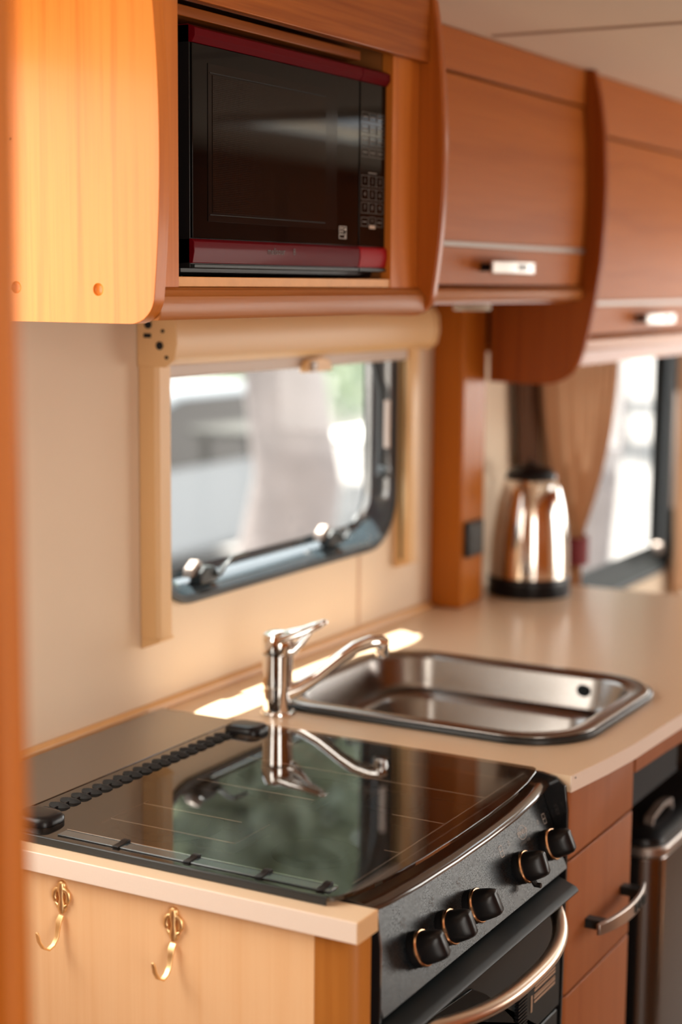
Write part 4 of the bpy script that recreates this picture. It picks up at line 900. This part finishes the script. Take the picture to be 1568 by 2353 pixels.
def crown_mesh(key, n, rx, rz, leaf, mat):
    rn = random.Random(key); vs = []; fs = []
    blobs = [(rn.uniform(-0.6, 0.6)*rx, rn.uniform(-0.6, 0.6)*rx, rn.uniform(-0.55, 0.55)*rz, rn.uniform(0.3, 0.5)*rx) for _ in range(26)]
    for _ in range(n):
        bx, by, bz, br = rn.choice(blobs)
        d = Vector((rn.gauss(0, 1), rn.gauss(0, 1), rn.gauss(0, 1))).normalized()*br*rn.uniform(0.5, 1.0)
        c = Vector((bx, by, bz))+d; a = Vector((rn.gauss(0, 1), rn.gauss(0, 1), rn.gauss(0, 1))).normalized()
        b = a.cross(Vector((rn.gauss(0, 1), rn.gauss(0, 1), rn.gauss(0, 1)))).normalized(); s = leaf*rn.uniform(0.6, 1.3); i = len(vs)
        vs += [c-a*s, c+b*s*0.4, c+a*s, c-b*s*0.4]; fs.append((i, i+1, i+2, i+3))
    return MB().add(vs, fs)
def tree(x, y, h, tr, rx, rz, mat, label, key, lean=0.0, cat='tree', n=6000, leaf=0.10):
    t = empty('tree', (x, y, GZ), label, cat, 'trees outside the windows')
    path = [(x+lean*k/6*h*0.2+0.06*math.sin(k*1.7+key), y+0.05*math.cos(k*2.1+key), GZ+h*k/6*0.75) for k in range(7)]
    obj('trunk', MB().tube(path, [tr*(1.25-0.11*k) for k in range(7)], 14), M_bark, t, smooth=60)
    cm = crown_mesh(key, n, rx, rz, leaf, mat); c = Vector((path[-1][0], path[-1][1], GZ+h*0.82))
    cm.v = [v+c for v in cm.v]
    cr = obj('crown', cm, mat, t, smooth=0); cr['kind'] = 'stuff'
    return t
tree(6.9, 4.15, 4.6, 0.21, 0.9, 1.2, M_leaf[0], 'thick-trunked grey tree seen through the kitchen window', 11, n=3500)
tree(10.9, 4.0, 6.0, 0.12, 1.2, 1.6, M_leaf[0], 'slim tree beyond the white table outside the kitchen window', 12, n=4000)
tree(4.9, 4.6, 5.2, 0.10, 1.0, 1.5, M_leaf[0], 'leafy tree closest to the kitchen window', 13, n=2600)
tree(14.0, 9.8, 7.0, 0.18, 2.2, 2.3, M_leaf[0], 'pale distant tree far beyond the parked car', 14, n=6000, leaf=0.14)
tree(6.6, 9.6, 6.5, 0.16, 2.0, 2.1, M_leaf[1], 'yellow-green tree behind the parked car', 15, n=6000, leaf=0.12)
tree(21.0, 7.6, 8.0, 0.22, 2.4, 2.6, M_leaf[0], 'grey-green tree seen through the lounge window', 16, n=7000, leaf=0.16)
tree(28.5, 10.2, 8.0, 0.22, 2.6, 2.9, M_leaf[0], 'far grey-green tree seen through the lounge window', 17, n=7000, leaf=0.16)
hb = crown_mesh(31, 16000, 6.0, 1.0, 0.12, M_leaf[0]); hb.v = [Vector((24+v.x*1.5, 14+v.y*0.4, GZ+1.1+v.z)) for v in hb.v]
tag(obj('hedge', hb, M_leaf[0], smooth=0), 'long grey-green hedge far beyond the gravel', 'hedge', kind='stuff')
# parked car (side-on, partly seen past the blind rail)
car = empty('parked_car', (8.9, 6.6, GZ), 'silver-white car parked outside the kitchen window', 'car')
M_car = principled('silver_white_paint', (0.26, 0.275, 0.29), 0.35, coat=0.3)
cz = GZ
bodyp = [(6.9, cz+0.32), (6.95, cz+0.62), (7.25, cz+0.80), (7.9, cz+0.88), (8.35, cz+1.30), (8.65, cz+1.42), (9.7, cz+1.42), (10.2, cz+1.10), (10.7, cz+0.92), (10.9, cz+0.62), (10.9, cz+0.32)]
obj('car_body', MB().prism(bodyp, 6.0, 7.5, 'Y'), M_car, car, bevel=0.07, segs=3)
obj('side_window', MB().prism([(8.15, cz+0.92), (8.50, cz+1.30), (8.72, cz+1.36), (9.62, cz+1.36), (9.95, cz+1.12), (9.9, cz+0.92)], 5.985, 5.998, 'Y'), M_blackgl, car)
for wx in (7.65, 10.05):
    w_ = obj('wheel', MB().lathe([(0.30, -0.09), (0.32, -0.06), (0.32, 0.06), (0.30, 0.09)], (wx, 6.03, cz+0.32), 28, Matrix.Rotation(PI/2, 3, 'X')), M_rubber, car)
    obj('hub_cap', MB().lathe([(0.20, 0.091), (0.19, 0.105), (0.0001, 0.115)], (wx, 6.03, cz+0.32), 20, Matrix.Rotation(PI/2, 3, 'X')), M_grey, w_)
# white table added beyond the trunk to stand in for a bright glint
gt = empty('glint_table', (10.4, 5.45, GZ), 'white table added outside as a bright glint between the trunk and the window stay', 'table')
obj('table_top', MB().prism(rrect(9.85, 11.05, 5.2, 5.8, 0.08), GZ+1.00, GZ+1.05, 'Z'), M_white, gt, bevel=0.008)
for lx in (9.98, 10.92):
    for ly in (5.3, 5.7): obj('leg', MB().box(lx-0.025, lx+0.025, ly-0.025, ly+0.025, GZ, GZ+0.998), M_white, gt)
